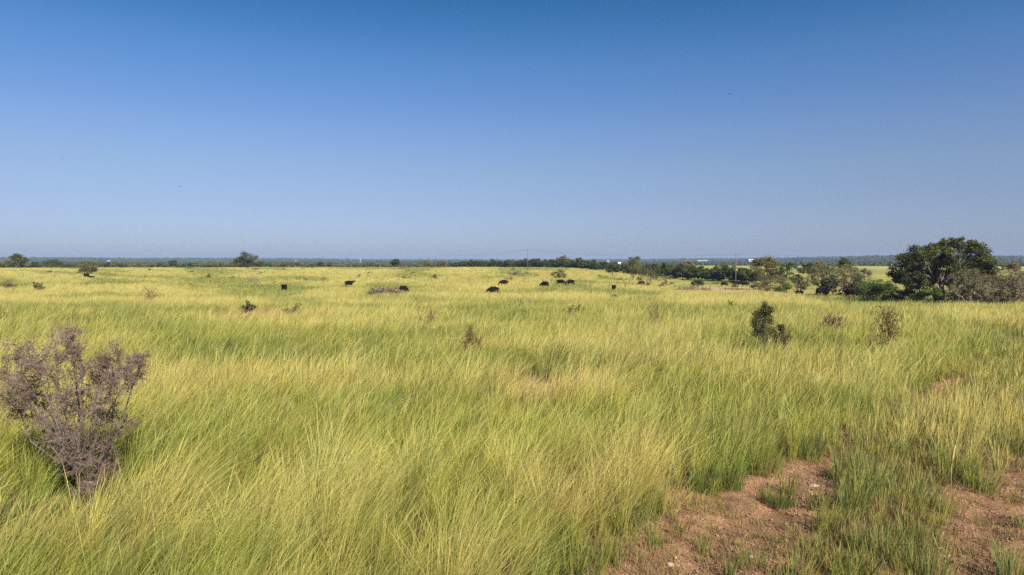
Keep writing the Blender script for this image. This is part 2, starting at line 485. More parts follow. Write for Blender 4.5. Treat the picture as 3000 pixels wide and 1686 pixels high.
# ------------------------------------------------------------------ ground
def build_ground():
    n = 620
    t = np.linspace(-1, 1, n)
    a = 5.0; b = math.asinh(9000 / a)
    xs = 3.0 + a * np.sinh(b * t)
    ys = 9.0 + a * np.sinh(b * t)
    ys = ys[ys > -400]
    X, Y = np.meshgrid(xs, ys)
    ny, nx = X.shape
    Xf, Yf = X.ravel(), Y.ravel()
    c, h, dens, Z, px, py, bare, s = meadow(Xf, Yf)
    R = np.sqrt(Xf ** 2 + Yf ** 2)
    # under tall grass: thatch and soil; beyond the reach of the blades: the pasture itself
    soil = np.array((.45, .25, .135)) * (.8 + .4 * fbm(Xf * .7, Yf * .7, 71, 3))[:, None]
    thatch = np.array((.17, .125, .055)) * .9 + c * .22
    field = c * .85 + np.array((.05, .04, .01))
    nearw = sstep(260, 420, R)[:, None]
    base = thatch * (1 - nearw) + field * nearw
    strip = (sstep(-1.3, -.3, s) * sstep(3.6, 2.9, s) * sstep(22, 12, Yf))[:, None] * .65
    base = base * (1 - strip) + soil * .8 * strip
    bb = np.clip(bare, 0, 1)[:, None]
    base = base * (1 - bb) + soil * bb
    # grazed hollow on the right, and its pale dirt
    az = Xf / np.maximum(Yf, 8)
    low = (sstep(.16, .27, az) * sstep(112, 125, Yf) * sstep(700, 450, Yf))[:, None]
    gc = np.array((.22, .22, .07))
    base = base * (1 - low * .6) + gc * low * .6
    for (a0, b0, rx, ry, k) in DIRT:
        j = (fbm(Xf / 9, Yf / 9, 77, 3) - .5)
        w = np.exp(-(((px + j * 60 - a0) / rx) ** 2 + ((py + j * ry * 1.5 - b0) / ry) ** 2) ** 2)[:, None] * k * (Yf > 90)[:, None]
        base = base * (1 - w) + np.array((.52, .34, .21)) * w
    # far country: pale fields and wooded hills
    far = sstep(800, 1300, R)[:, None]
    fn = fbm(Xf / 500, Yf / 160, 81, 3)
    woods = np.array((.045, .065, .03)); open_ = np.array((.38, .34, .16))
    f2 = woods + (open_ - woods) * sstep(.58, .66, fn)[:, None] * sstep(2600, 1900, R)[:, None]
    lefty = (sstep(-.02, -.2, az) * sstep(1500, 1800, R) * sstep(2300, 2100, R))[:, None] * sstep(.42, .5, fbm(Xf / 400, Yf / 200, 85, 2))[:, None]
    f2 = f2 * (1 - lefty) + open_ * lefty
    right = (sstep(.22, .26, az) * sstep(1150, 1050, R))[:, None]
    base = base * (1 - far * (1 - right)) + f2 * far * (1 - right)
    base = base * (.92 + .16 * fbm(Xf * .5, Yf * .5, 91, 3))[:, None]
    # clods and small wheel marks near the camera
    Z = Z + (fbm(Xf * 2.6, Yf * 2.6, 93, 3) - .5) * .09 * np.clip(bare + .3, 0, 1) * (R < 40)
    me = bpy.data.meshes.new("ground")
    i = np.arange(ny - 1)[:, None] * nx + np.arange(nx - 1)[None, :]
    i = i.ravel()
    loops = np.stack([i, i + 1, i + nx + 1, i + nx], 1).ravel()
    set_mesh(me, np.stack([Xf, Yf, Z], 1), np.full(len(i), 4), loops)
    me.shade_smooth()
    add_colour(me, base)
    o = link("ground", me, M_ground)
    tag(o, kind="structure")
build_ground()

# ------------------------------------------------------------------ grass
rng = np.random.default_rng(11)
def blades(X, Y, Z, h, lx, ly, w, phi, c_base, c_tip, levels, head):
    """ribbons: returns verts, colours, counts, loops. levels = rungs below the tip"""
    N = len(X)
    ts = np.linspace(0, 1, levels + 1)
    V = np.zeros((N, 2 * levels + 1, 3), np.float32); C = np.zeros((N, 2 * levels + 1, 3), np.float32)
    L = np.sqrt(lx * lx + ly * ly)
    for k, t in enumerate(ts):
        bend = t ** 1.55
        cx = X + lx * bend; cy = Y + ly * bend
        zz = Z + h * (t - .10 * t ** 3 * (L / np.maximum(h, .05))) - (.02 if k == 0 else 0)
        cc = c_base * (1 - t ** 1.3) + c_tip * t ** 1.3
        if k < levels:
            ww = w * (1 - .25 * t) * np.where(head & (k == levels - 1), 1.7, 1.0) * .5
            V[:, 2 * k, 0] = cx - np.cos(phi) * ww; V[:, 2 * k, 1] = cy - np.sin(phi) * ww; V[:, 2 * k, 2] = zz
            V[:, 2 * k + 1, 0] = cx + np.cos(phi) * ww; V[:, 2 * k + 1, 1] = cy + np.sin(phi) * ww; V[:, 2 * k + 1, 2] = zz
            C[:, 2 * k] = cc; C[:, 2 * k + 1] = cc
        else:
            V[:, 2 * k, 0] = cx; V[:, 2 * k, 1] = cy; V[:, 2 * k, 2] = zz; C[:, 2 * k] = cc
    pat = []; cnt = []
    for k in range(levels - 1):
        pat += [2 * k, 2 * k + 1, 2 * k + 3, 2 * k + 2]; cnt.append(4)
    k = levels - 1
    pat += [2 * k, 2 * k + 1, 2 * k + 2]; cnt.append(3)
    return V, C, np.array(pat), np.array(cnt)

class Ribbons:
    def __init__(s): s.V = []; s.C = []; s.L = []; s.K = []; s.n = 0
    def add(s, V, C, pat, cnt):
        N, m, _ = V.shape
        s.V.append(V.reshape(-1, 3)); s.C.append(C.reshape(-1, 3))
        s.L.append((np.arange(N)[:, None] * m + pat[None, :] + s.n).ravel())
        s.K.append(np.tile(cnt, N)); s.n += N * m
    def build(s, name, mat):
        me = bpy.data.meshes.new(name)
        set_mesh(me, np.concatenate(s.V), np.concatenate(s.K), np.concatenate(s.L))
        add_colour(me, np.concatenate(s.C))
        return link(name, me, mat)

RHO0, W0, R0 = 1500.0, .0037, 8.0
def sow(rb, r0, r1, levels, mult=1.0):
    th_max = math.atan(.90)
    per = RHO0 * mult * R0 ** 1.4 * 2 * th_max
    n = int(per * (r1 ** .6 - r0 ** .6) / .6)
    u = rng.random(n)
    R = (r0 ** .6 + u * (r1 ** .6 - r0 ** .6)) ** (1 / .6)
    th = (rng.random(n) * 2 - 1) * th_max
    X = R * np.sin(th); Y = R * np.cos(th)
    # gather into tussocks
    tus = .30 + R * .004
    gx = np.round(X / tus); gy = np.round(Y / tus)
    cx = (gx + hash2(gx, gy, 5) - .5) * tus; cy = (gy + hash2(gx, gy, 6) - .5) * tus
    k = (.25 + .45 * hash2(gx, gy, 8)) * (R < 60)
    ox = X - cx; oy = Y - cy
    X = X + (cx - X) * k; Y = Y + (cy - Y) * k
    c, h, dens, Z, px, py, bare, s = meadow(X, Y)
    tdens = .40 + 1.0 * hash2(gx, gy, 7)
    keep = rng.random(n) < dens * np.clip(tdens, 0, 1)
    keep &= (Y > 3.5)
    X, Y, Z, R, c, h, bare, s, gx, gy = [a[keep] for a in (X, Y, Z, R, c, h, bare, s, gx, gy)]
    ox = ox[keep]; oy = oy[keep]; gf = np.clip((c[:, 1] - c[:, 0] - .045) * 14, 0, 1)
    n = len(X)
    r1_ = rng.random(n); r2_ = rng.random(n)
    stalk = r1_ < (.17 + .25 * (c[:, 0] > c[:, 1])) * (1 - .75 * gf)
    hh = h * (.45 + .6 * r2_) * (.68 + .6 * hash2(gx, gy, 9)) * np.where(stalk, 1.5, 1.0)
    hh = np.where(bare > .4, hh * .45, hh)
    # wind from the left, in gusts
    gust = fbm(X / 3.5, Y / 3.5, 101, 2)
    lean = (.2 + .75 * gust) * hh * (.25 + 1.0 * rng.random(n))
    lean = lean * np.where(s > -.6, np.where(Y < 20, .45, .8), 1)
    ang = rng.normal(0, .85, n) + (gust - .5) * 1.2 + .12
    lx = np.cos(ang) * lean + ox * .9 * (R < 60) * hh; ly = np.sin(ang) * lean + oy * .9 * (R < 60) * hh
    long = (rng.random(n) < .02) & (R < 45) & (s < -.8)
    hh = np.where(long, hh * 1.15, hh); lx = np.where(long, hh * rng.uniform(.3, 1.5, n), lx); ly = np.where(long, hh * rng.normal(0, .5, n), ly)
    stalk = stalk | long
    w = W0 * np.where(long, 1.5, 1.0) * (R / R0) ** .9 * (.6 + .8 * rng.random(n)) * np.where(stalk, .75, 1.0)
    phi = rng.normal(0, .8, n)
    v = rng.random(n)[:, None]
    cb = c * (.62 + .62 * v) * (.62 + .68 * hash2(gx, gy, 12))[:, None]
    hq = hash2(gx, gy, 13)[:, None] - .5
    cb = cb * (1 + hq * np.array((.4, .05, -.1)))
    hue = (rng.random(n)[:, None] - .5)
    cb = cb * (1 + hue * np.array((.5, .12, -.2)))
    tan = TAN * (.85 + .4 * rng.random(n)[:, None])
    km = np.where(stalk, .78, .12)[:, None] * (1 - .5 * gf)[:, None] * (1 - .4 * (bare > .3)[:, None])
    ct = cb * (1 - km) + tan * km
    cb = np.where(stalk[:, None], cb * .6 + tan * .4, cb)
    rb.add(*blades(X, Y, Z, hh, lx, ly, w, phi, cb, np.clip(ct, 0, .8), levels, stalk))

def tuft(rb, px, py, n, h, spread, cc, width=.007, lean=.3):
    p = spot_py(px, py)
    a = rng.random(n) * 6.283; r = np.sqrt(rng.random(n)) * spread
    X = p.x + np.cos(a) * r; Y = p.y + np.sin(a) * r
    Z = height(X, Y)
    hh = h * (.45 + .65 * rng.random(n))
    aa = a + rng.normal(0, .5, n)
    ln = hh * lean * (.3 + rng.random(n))
    lx = np.cos(aa) * ln + hh * .12; ly = np.sin(aa) * ln
    c = np.array(cc) * (.7 + .6 * rng.random(n)[:, None]) * (1 + (rng.random(n)[:, None] - .5) * np.array((.5, .1, -.2)))
    ct = c * .8 + TAN * .2 * rng.random(n)[:, None]
    rb.add(*blades(X, Y, Z, hh, lx, ly, width * (.5 + rng.random(n)), rng.normal(0, .9, n), c * .85, ct, 4, np.zeros(n, bool)))

rb = Ribbons()
sow(rb, 4.5, 24, 4)
sow(rb, 24, 62, 2)
sow(rb, 62, 430, 1)
# tussocks of their own along the track
DG = (.16, .20, .045); BG = (.21, .245, .07); OG = (.22, .24, .055); BR = (.30, .22, .09)
for (x, y, n, h, sp, c) in [
    (2500, 1500, 160, .55, .22, BG), (2560, 1440, 220, .5, .3, BG), (2440, 1560, 120, .4, .2, OG), (2480, 1400, 120, .45, .2, BG), (2130, 1430, 260, .42, .22, DG), (2060, 1440, 160, .4, .2, DG),
    (2290, 1490, 120, .26, .13, DG), (2250, 1470, 90, .22, .13, DG), (2310, 1450, 60, .35, .1, OG), (2600, 1640, 150, .38, .25, BG), (2700, 1600, 120, .36, .25, OG), (2720, 1700, 120, .4, .22, BG),
    (2880, 1440, 160, .4, .25, OG), (2800, 1400, 200, .45, .3, OG), (2400, 1640, 120, .22, .3, OG), (2510, 1600, 130, .3, .25, BR), (2620, 1520, 130, .28, .3, BR), (2330, 1600, 70, .2, .25, BR),
    (2960, 1700, 70, .42, .12, BG), (2060, 1620, 40, .26, .1, OG), (1990, 1560, 40, .16, .12, OG), (2200, 1660, 50, .22, .15, OG), (1860, 1660, 90, .2, .25, BR), (1760, 1640, 140, .28, .3, OG),
    (2330, 1700, 60, .3, .15, OG), (2140, 1700, 30, .3, .06, DG), (2500, 1700, 90, .34, .2, DG), (2680, 1480, 150, .4, .3, BG), (2760, 1500, 100, .25, .25, BR), (1910, 1500, 90, .3, .15, OG),
    (1830, 1560, 90, .35, .2, DG), (2400, 1500, 50, .4, .15, OG), (2950, 1330, 120, .5, .25, BG), (2240, 1390, 120, .5, .25, OG), (2360, 1340, 160, .5, .25, DG), (1700, 1700, 120, .5, .25, OG)]:
    tuft(rb, x, y, n, h, sp, c)
# short weeds between the ruts and on the bare soil
n = 20000
Y = 4.5 + 16 * rng.random(n) ** 1.2; X = np.interp(Y, RUT_Y, RUT_X) + (rng.random(n) * 5.6 - 2.2)
b_, s_ = track(X, Y)
k = (rng.random(n) < np.where(b_ > .5, .22, .9)) & (fbm(X * 1.1, Y * 1.1, 133, 3) > .42)
X, Y = X[k], Y[k]
for q in range(7):
    m = len(X); a = rng.random(m) * 6.283; hh = .05 + .13 * rng.random(m)
    XX = X + rng.normal(0, .03, m); YY = Y + rng.normal(0, .03, m)
    t = rng.random(m)[:, None]
    c = np.array((.20, .19, .06)) * t + np.array((.30, .20, .09)) * (1 - t)
    rb.add(*blades(XX, YY, height(XX, YY), hh, np.cos(a) * hh * .6, np.sin(a) * hh * .6, np.full(m, .006), a + 1.5, c, c * 1.1, 2, np.zeros(m, bool)))
n = 60000
Y = 4.5 + 14 * rng.random(n) ** 1.3; X = np.interp(Y, RUT_Y, RUT_X) + (rng.random(n) * 8 - 4.4)
a = rng.random(n) * 6.283; ln = .03 + .10 * rng.random(n)
k = fbm(X * 2.1, Y * 2.1, 137, 3) > .4
X, Y, a, ln = X[k], Y[k], a[k], ln[k]; n = len(X)
c = np.array((.42, .28, .15)) * (.25 + 1.1 * rng.random(n))[:, None]
rb.add(*blades(X, Y, height(X, Y) + .035, .01 + .03 * rng.random(n), np.cos(a) * ln, np.sin(a) * ln, np.full(n, .006), a + 1.57, c, c, 1, np.zeros(n, bool)))
go = rb.build("grass", M_grass)
tag(go, "tall yellow green prairie grass bending to the right over the whole pasture", "grass", kind="stuff")

# gravel on the bare soil
def icos():
    t = (1 + 5 ** .5) / 2
    v = np.array([(-1, t, 0), (1, t, 0), (-1, -t, 0), (1, -t, 0), (0, -1, t), (0, 1, t), (0, -1, -t), (0, 1, -t), (t, 0, -1), (t, 0, 1), (-t, 0, -1), (-t, 0, 1)], float)
    v /= np.linalg.norm(v[0])
    f = np.array([(0, 11, 5), (0, 5, 1), (0, 1, 7), (0, 7, 10), (0, 10, 11), (1, 5, 9), (5, 11, 4), (11, 10, 2), (10, 7, 6), (7, 1, 8), (3, 9, 4), (3, 4, 2), (3, 2, 6), (3, 6, 8), (3, 8, 9), (4, 9, 5), (2, 4, 11), (6, 2, 10), (8, 6, 7), (9, 8, 1)])
    return v, f
def lumps(name, P, S, C, mat, jitter=.25, smooth=False, floor=None):
    v, f = icos()
    N = len(P)
    a = rng.random(N) * 6.283
    V = v[None] * (1 + (rng.random((N, 12, 1)) - .5) * 2 * jitter) * S[:, None, :]
    ca, sa = np.cos(a)[:, None], np.sin(a)[:, None]
    x = V[..., 0] * ca - V[..., 1] * sa; y = V[..., 0] * sa + V[..., 1] * ca
    V = np.stack([x, y, V[..., 2]], -1) + P[:, None, :]
    L = (np.arange(N)[:, None, None] * 12 + f[None]).ravel()
    me = bpy.data.meshes.new(name)
    set_mesh(me, V.reshape(-1, 3), np.full(N * 20, 3), L)
    if smooth: me.shade_smooth()
    add_colour(me, np.repeat(C, 12, 0))
    return link(name, me, mat)

n = 46000
Y = 5 + 15 * rng.random(n) ** 1.6; X = np.interp(Y, RUT_Y, RUT_X) + (rng.random(n) * 7 - 3.6)
b_, s_ = track(X, Y)
patchy = fbm(X * 1.6, Y * 1.6, 141, 3)
k = (rng.random(n) < (.25 + b_) * sstep(.3, .62, patchy))
X, Y = X[k], Y[k]; n = len(X)
sz = .005 + .011 * rng.random(n) ** 3 * (1 + 1.3 * rng.random(n))
P = np.stack([X, Y, height(X, Y) + sz * .3 + (fbm(X * 2.6, Y * 2.6, 93, 3) - .5) * .09 * np.clip(track(X, Y)[0] + .3, 0, 1)], 1)
S = np.stack([sz, sz * (.6 + .5 * rng.random(n)), sz * .6], 1)
C = np.array((.52, .33, .22)) * (.55 + .8 * rng.random(n))[:, None] * (1 + (rng.random(n)[:, None] - .5) * np.array((.1, .2, .35)))
tag(lumps("gravel", P, S, C, M_ground.copy(), .3), "reddish pebbles and clods strewn over the bare wheel tracks", "gravel", kind="stuff")

# ------------------------------------------------------------------ leaves, lobed trees, twiggy shrubs
def leaf_mesh(name, P, size, lrng, up=.0, aspect=.55):
    N = len(P)
    a = lrng.normal(size=(N, 3)); a[:, 2] += up; a /= np.linalg.norm(a, axis=1)[:, None] + 1e-9
    b = lrng.normal(size=(N, 3)); b -= a * (a * b).sum(1)[:, None]; b /= np.linalg.norm(b, axis=1)[:, None] + 1e-9
    s = size * (.6 + .8 * lrng.random(N))[:, None]
    V = np.stack([P - a * s, P + b * s * aspect, P + a * s, P - b * s * aspect], 1)
    me = bpy.data.meshes.new(name)
    set_mesh(me, V.reshape(-1, 3), np.full(N, 4), np.arange(4 * N))
    return me

def lobed_tree(name, lobes, base, fork, trunk_r, per_lobe, leaf, leaf_mat, bark_mat, seed, clump=.38, subs=16, flat=.75, stems=1, twig_n=3, gap=.0, spill=1.0):
    """lobes: (x, y, z, r) in the tree's own frame. limbs run from the trunk to each lobe"""
    lr = np.random.default_rng(seed); pr = random.Random(seed)
    root = empty(name, base)
    mb = MB(); P = []
    forks = []
    for s in range(stems):
        a = pr.random() * 6.28; off = .12 * s
        f = Vector(fork) + (Vector((math.cos(a), math.sin(a), 0)) * (.25 * Vector(fork).z) if s else Vector())
        b0 = Vector((math.cos(a) * off, math.sin(a) * off, -.25))
        mid = b0.lerp(f, .5) + Vector((pr.uniform(-1, 1), pr.uniform(-1, 1), 0)) * trunk_r * 1.2
        mb.tube([b0, b0.lerp(mid, .3), mid, f], [trunk_r * 1.35, trunk_r * 1.05, trunk_r * .9, trunk_r * .75], 7)
        forks.append(f)
    for (x, y, z, r) in lobes:
        c = Vector((x, y, z))
        f = min(forks, key=lambda q: (q - c).length)
        d = (c - f).length
        k = trunk_r * min(.62, .22 + .05 * r / max(trunk_r, .05))
        m1 = f.lerp(c, .4) + Vector((pr.uniform(-.12, .12) * d, pr.uniform(-.12, .12) * d, -.08 * d + pr.uniform(-.06, .06) * d))
        mb.tube([f - Vector((0, 0, .05)), m1, c.lerp(m1, .3) + Vector((0, 0, .05 * d)), c], [k, k * .7, k * .5, k * .28], 5)
        # sub clumps on the lobe's shell
        dirs = lr.normal(size=(subs, 3)); dirs /= np.linalg.norm(dirs, axis=1)[:, None]
        dirs[:, 2] = dirs[:, 2] * flat
        rad = r * (.45 + .62 * lr.random(subs))
        cen = np.array([x, y, z]) + dirs * rad[:, None]
        for j in range(min(twig_n, subs)):
            e = Vector(cen[j]); q = c.lerp(e, .5) + Vector((0, 0, pr.uniform(-.1, .1) * r))
            mb.tube([c, q, e], [k * .3, k * .2, .012], 4, cap=False)
        wts = lr.random(subs) + gap
        idx = lr.choice(subs, per_lobe, p=wts / wts.sum())
        P.append(cen[idx] + lr.normal(size=(per_lobe, 3)) * (clump * r * .55 * spill) * np.array((1, 1, flat * .8)))
    P = np.concatenate(P)
    P = P[P[:, 2] > .06]
    mb.build("trunk", bark_mat, root)
    link("crown", leaf_mesh("crown", P, leaf, lr), leaf_mat, root)
    return root

def twiggy(name, base, h, w, seed, stem_r, levels, kids, bark, leaf_mat=None, leaf=.03, leaves_per=4, stems=4, droop=.0, wild=.35, spread=.6, sides=4, shape=None, leaf_from=1, minlen=.04, minr=.28):
    """a many-stemmed shrub grown branch by branch"""
    pr = random.Random(seed); lr = np.random.default_rng(seed)
    root = empty(name, base)
    mb = MB(); tips = []
    def grow(p, d, ln, r, lv):
        pts = [p]; q = p.copy(); dd = d.copy(); rad = [r]
        n = 3 if lv >= levels - 1 else 4
        for i in range(n):
            dd = (dd + Vector((pr.gauss(0, wild), pr.gauss(0, wild), pr.gauss(0, wild) - droop)) * .5).normalized()
            q = q + dd * ln / n
            pts.append(q.copy()); rad.append(r * (1 - .72 * (i + 1) / n))
        mb.tube(pts, rad, sides if lv < 2 else 3, cap=False)
        if lv >= leaf_from and leaf_mat:
            for _ in range(leaves_per):
                a = pr.randrange(len(pts) - 1)
                tips.append(pts[a].lerp(pts[a + 1], pr.random()) + Vector((pr.gauss(0, leaf * .5), pr.gauss(0, leaf * .5), pr.gauss(0, leaf * .5))))
        if lv < levels:
            for i in range(kids[min(lv, len(kids) - 1)]):
                t = pr.uniform(.25, 1.0)
                a = min(int(t * n), n - 1)
                s = pts[a].lerp(pts[a + 1], t * n - a if t < 1 else 1)
                nd_ = (dd * .6 + Vector((pr.gauss(0, 1), pr.gauss(0, 1), pr.gauss(.15, .8))) * .62).normalized()
                if shape and not shape(s + nd_ * ln * .5): continue
                l2 = ln * pr.uniform(.38, .66)
                if l2 > minlen: grow(s, nd_, l2, max(r * .5, stem_r * minr), lv + 1)
    for s in range(stems):
        a = pr.random() * 6.283
        sp = spread * pr.uniform(.4, 1.1)
        d = Vector((math.cos(a) * sp, math.sin(a) * sp, 1)).normalized()
        grow(Vector((math.cos(a) * .015 * w, math.sin(a) * .015 * w, -.1)), d, h * pr.uniform(.6, .85), stem_r, 0)
    # fit to the wanted size
    xs = [abs(v.x) for v in mb.v]; zs = [v.z for v in mb.v]
    sx = (w / 2) / sorted(xs)[int(len(xs) * .985)]; sz = h / sorted(zs)[-1]
    for v in mb.v: v.x *= sx; v.y *= sx; v.z *= sz
    mb.build("branches", bark, root)
    if leaf_mat and tips:
        P = np.array([(t.x * sx, t.y * sx, t.z * sz) for t in tips]); P = P[P[:, 2] > .02]
        link("leaves", leaf_mesh("leaves", P, leaf, lr), leaf_mat, root)
    return root

# ------------------------------------------------------------------ the big live oak and its neighbours on the right
def from_photo(px, py, Y, y_off=0.0):
    """a point at distance Y seen at that place of the photograph, as world coordinates"""
    x = (px - 1500) / 2000; u = -(py - 843) / 2000
    k = (Y + y_off) / (CP + u * SP)
    return Vector((x * k, Y + y_off, CAM_H + k * (u * CP - SP)))

YB = 98.0
ob = spot(2758, YB)
oak_px = [(2690, 738, 20), (2655, 760, 26), (2640, 785, 28), (2625, 800, 18), (2665, 800, 24), (2700, 765, 24), (2725, 735, 18), (2760, 725, 16), (2775, 712, 15), (2800, 712, 18),
          (2820, 735, 20), (2850, 725, 20), (2875, 745, 22), (2890, 770, 20), (2860, 765, 24), (2835, 780, 22), (2790, 750, 18), (2750, 765, 18), (2900, 795, 16), (2870, 800, 22), (2740, 790, 16),
          (2780, 785, 18), (2710, 800, 20), (2690, 815, 16), (2640, 812, 14), (2840, 810, 18), (2800, 820, 16), (2735, 815, 18), (2665, 818, 18), (2700, 828, 15), (2765, 805, 16), (2820, 800, 18), (2845, 828, 14), (2895, 820, 16), (2630, 818, 12), (2680, 780, 20), (2770, 740, 14), (2860, 785, 20)]
pr = random.Random(5)
lobes = []
for (x, y, r) in oak_px:
    q = from_photo(x, y, YB, pr.uniform(-4, 4)) - ob
    lobes.append((q.x, q.y, q.z, r * YB / 2000 * 1.14))
oak = lobed_tree("oak_tree", lobes, ob, (-.1, 0, 3.0), .42, 1350, .12, M_oak, M_bark, 21, subs=24, clump=.42, stems=2, twig_n=7, flat=.85)
tag(oak, "broad dark live oak with open limbs, the tallest tree at the right", "tree")

def shrub_at(px, Y, lobes, label, name="mesquite_tree", mat=None, bark=None, per=500, leaf=.11, seed=1, trunk=.14, fork=None, stems=2, cat="tree", group=None, **kw):
    b = spot(px, Y)
    L = []
    p2 = random.Random(seed)
    for (x, y, r) in lobes:
        q = from_photo(x, y, Y, p2.uniform(-.5, .5) * r * Y / 1000) - b
        L.append((q.x, q.y, max(q.z, .2), r * Y / 2000 * 1.22))
    o = lobed_tree(name, L, b, fork or (0, 0, 1.1), trunk, per, leaf, mat or M_mesq, bark or M_bark, seed, stems=stems, **kw)
    tag(o, label, cat, group)
    return o

# leafy trees and bushes of the right-hand thicket: (px, Y, lobes in photo pixels)
shrub_at(2245, 150, [(2225, 785, 22), (2248, 772, 22), (2262, 790, 22), (2240, 805, 24), (2275, 805, 18), (2220, 768, 12), (2258, 765, 12)], "tall rounded mesquite with brownish crown right of the wooden pole", mat=M_brown, seed=31, per=1300, leaf=.13, trunk=.2)
shrub_at(2290, 146, [(2300, 785, 12), (2305, 800, 14), (2292, 815, 13), (2313, 780, 7), (2318, 775, 6)], "small bright green tree growing out of the brown thicket", mat=M_bright, seed=32, per=700, leaf=.14)
shrub_at(2255, 138, [(2230, 825, 18), (2262, 830, 22), (2285, 822, 18), (2240, 842, 14), (2215, 838, 12)], "low twiggy grey brown thicket below the rounded mesquite", name="mesquite_bush", mat=M_brown, seed=33, per=900, leaf=.10, cat="bush")
shrub_at(2303, 136, [(2295, 845, 11), (2310, 842, 9), (2278, 848, 9)], "low bright green bush at the foot of the brown thicket", name="green_bush", mat=M_bright, seed=34, per=800, leaf=.12, cat="bush", fork=(0, 0, .4))
shrub_at(2335, 142, [(2325, 820, 12), (2345, 822, 12), (2335, 812, 10)], "grey green round bush right of the brown thicket", name="grey_bush", mat=M_mesq, seed=35, per=900, leaf=.12, cat="bush", fork=(0, 0, .5))
shrub_at(2362, 190, [(2352, 792, 12), (2372, 788, 13), (2362, 780, 10), (2376, 797, 9)], "solitary dark round bush out on the far pasture", name="dark_bush", mat=M_cedar, seed=36, per=900, leaf=.15, cat="bush", fork=(0, 0, .5))
shrub_at(2405, 170, [(2400, 775, 12), (2415, 778, 14), (2395, 785, 12), (2408, 790, 12)], "dull olive bushy tree behind the arching mesquite", mat=M_brown, seed=37, per=900, leaf=.14)
shrub_at(2474, 165, [(2470, 770, 11), (2480, 768, 12), (2466, 780, 10), (2484, 778, 8)], "small dark flat topped tree against the far pale pasture", mat=M_oak, seed=38, per=1000, leaf=.14, name="oak_tree")
shrub_at(2545, 112, [(2535, 845, 20), (2555, 835, 22), (2575, 850, 20), (2520, 862, 16), (2560, 862, 20), (2595, 860, 18), (2612, 845, 14), (2585, 832, 16), (2630, 862, 16)], "spreading green bush in front of the leaning limbs", name="green_bush", mat=M_bright, seed=39, per=1300, leaf=.085, cat="bush", fork=(0, 0, .6), clump=.45)
shrub_at(2645, 104, [(2625, 868, 14), (2650, 862, 16), (2675, 868, 14), (2600, 872, 12)], "low green bush under the left arm of the oak", name="green_bush", mat=M_mesq, seed=40, per=1200, leaf=.08, cat="bush", fork=(0, 0, .4))
shrub_at(2690, 99, [(2672, 848, 16), (2695, 842, 17), (2715, 838, 16), (2690, 860, 16), (2655, 856, 13)], "dark bush in the shade under the left half of the oak", name="dark_bush", mat=M_oak, seed=44, per=900, leaf=.10, cat="bush", fork=(0, 0, .4))
shrub_at(2722, 93, [(2712, 860, 14), (2735, 852, 16), (2748, 866, 12), (2700, 868, 10)], "leafy green bush hiding the foot of the oak", name="green_bush", mat=M_bright, seed=41, per=1500, leaf=.075, cat="bush", fork=(0, 0, .4))
shrub_at(2960, 160, [(2950, 783, 10), (2968, 778, 12), (2978, 786, 10)], "small grey tree on the far pasture near the right edge", mat=M_brown, seed=42, per=900, leaf=.14)

def bare_tree(px, Y, h, w, seed, label, name="mesquite_tree", leaf_mat=M_brown, bark=M_greytwig, levels=4, kids=(5, 5, 4, 3), leaf=.06, per=3, r=.10, stems=4, group=None, cat="tree", **kw):
    o = twiggy(name, spot(px, Y), h, w, seed, r, levels, kids, bark, leaf_mat, leaf, per, stems, **kw)
    tag(o, label, cat, group)
    return o
shrub_at(2425, 124, [(2385, 805, 13), (2398, 790, 14), (2418, 782, 15), (2440, 788, 14), (2408, 808, 14), (2432, 806, 13), (2452, 800, 13), (2385, 825, 11), (2455, 820, 10)], "broad sparse olive mesquite crown above the cattle, left half of the thicket", mat=M_brown, bark=M_bark, seed=81, per=420, leaf=.09, trunk=.16, stems=3, fork=(.2, 0, .8), clump=.5, twig_n=8)
shrub_at(2485, 120, [(2468, 792, 12), (2486, 786, 12), (2505, 792, 12), (2476, 808, 13), (2498, 810, 13), (2518, 806, 12), (2530, 795, 9), (2465, 825, 10), (2510, 825, 11), (2545, 800, 8)], "broad sparse mesquite crown left of the spreading green bush", mat=M_mesq, bark=M_bark, seed=82, per=380, leaf=.09, trunk=.18, stems=3, fork=(-.6, 0, .8), clump=.5, twig_n=8)
shrub_at(2850, 92, [(2800, 815, 14), (2822, 800, 16), (2845, 795, 16), (2868, 805, 15), (2812, 835, 13), (2840, 825, 15), (2865, 830, 13), (2885, 815, 14), (2790, 840, 11)], "grey brown thin leaved tree hanging over the pale stemmed shrub", mat=M_brown, bark=M_bark, seed=83, per=300, leaf=.06, trunk=.09, stems=4, fork=(0, 0, .5), clump=.5, twig_n=10)
shrub_at(2950, 93, [(2915, 815, 14), (2935, 805, 16), (2960, 800, 16), (2985, 795, 18), (2925, 835, 13), (2955, 825, 15), (2985, 825, 15), (3005, 810, 16)], "brown thin leaved tree hanging over the red trailer", mat=M_brown, bark=M_bark, seed=84, per=320, leaf=.06, trunk=.1, stems=4, fork=(0, 0, .5), clump=.5, twig_n=10)
bare_tree(2420, 122, 5.3, 6.6, 51, "brown twiggy mesquite arching over the resting cattle", bark=M_bark, leaf_mat=M_mesq, leaf=.085, spread=.8, stems=5, per=4)
bare_tree(2478, 118, 5.4, 7.0, 52, "leaning mesquite with long grey limbs beside the arching one", bark=M_bark, leaf_mat=M_mesq, leaf=.085, spread=1.1, stems=4, per=4)
bare_tree(2530, 116, 4.6, 5.2, 53, "dark crooked half dead tree reaching above the green bush", bark=M_darkbark, leaf_mat=M_mesq, leaf=.07, spread=.9, stems=3, per=2)
bare_tree(2835, 90, 4.4, 5.4, 54, "pale stemmed leafless shrub in front of the right side of the oak", bark=M_paletwig, leaf_mat=M_mesq, leaf=.055, spread=.9, stems=7, per=4)
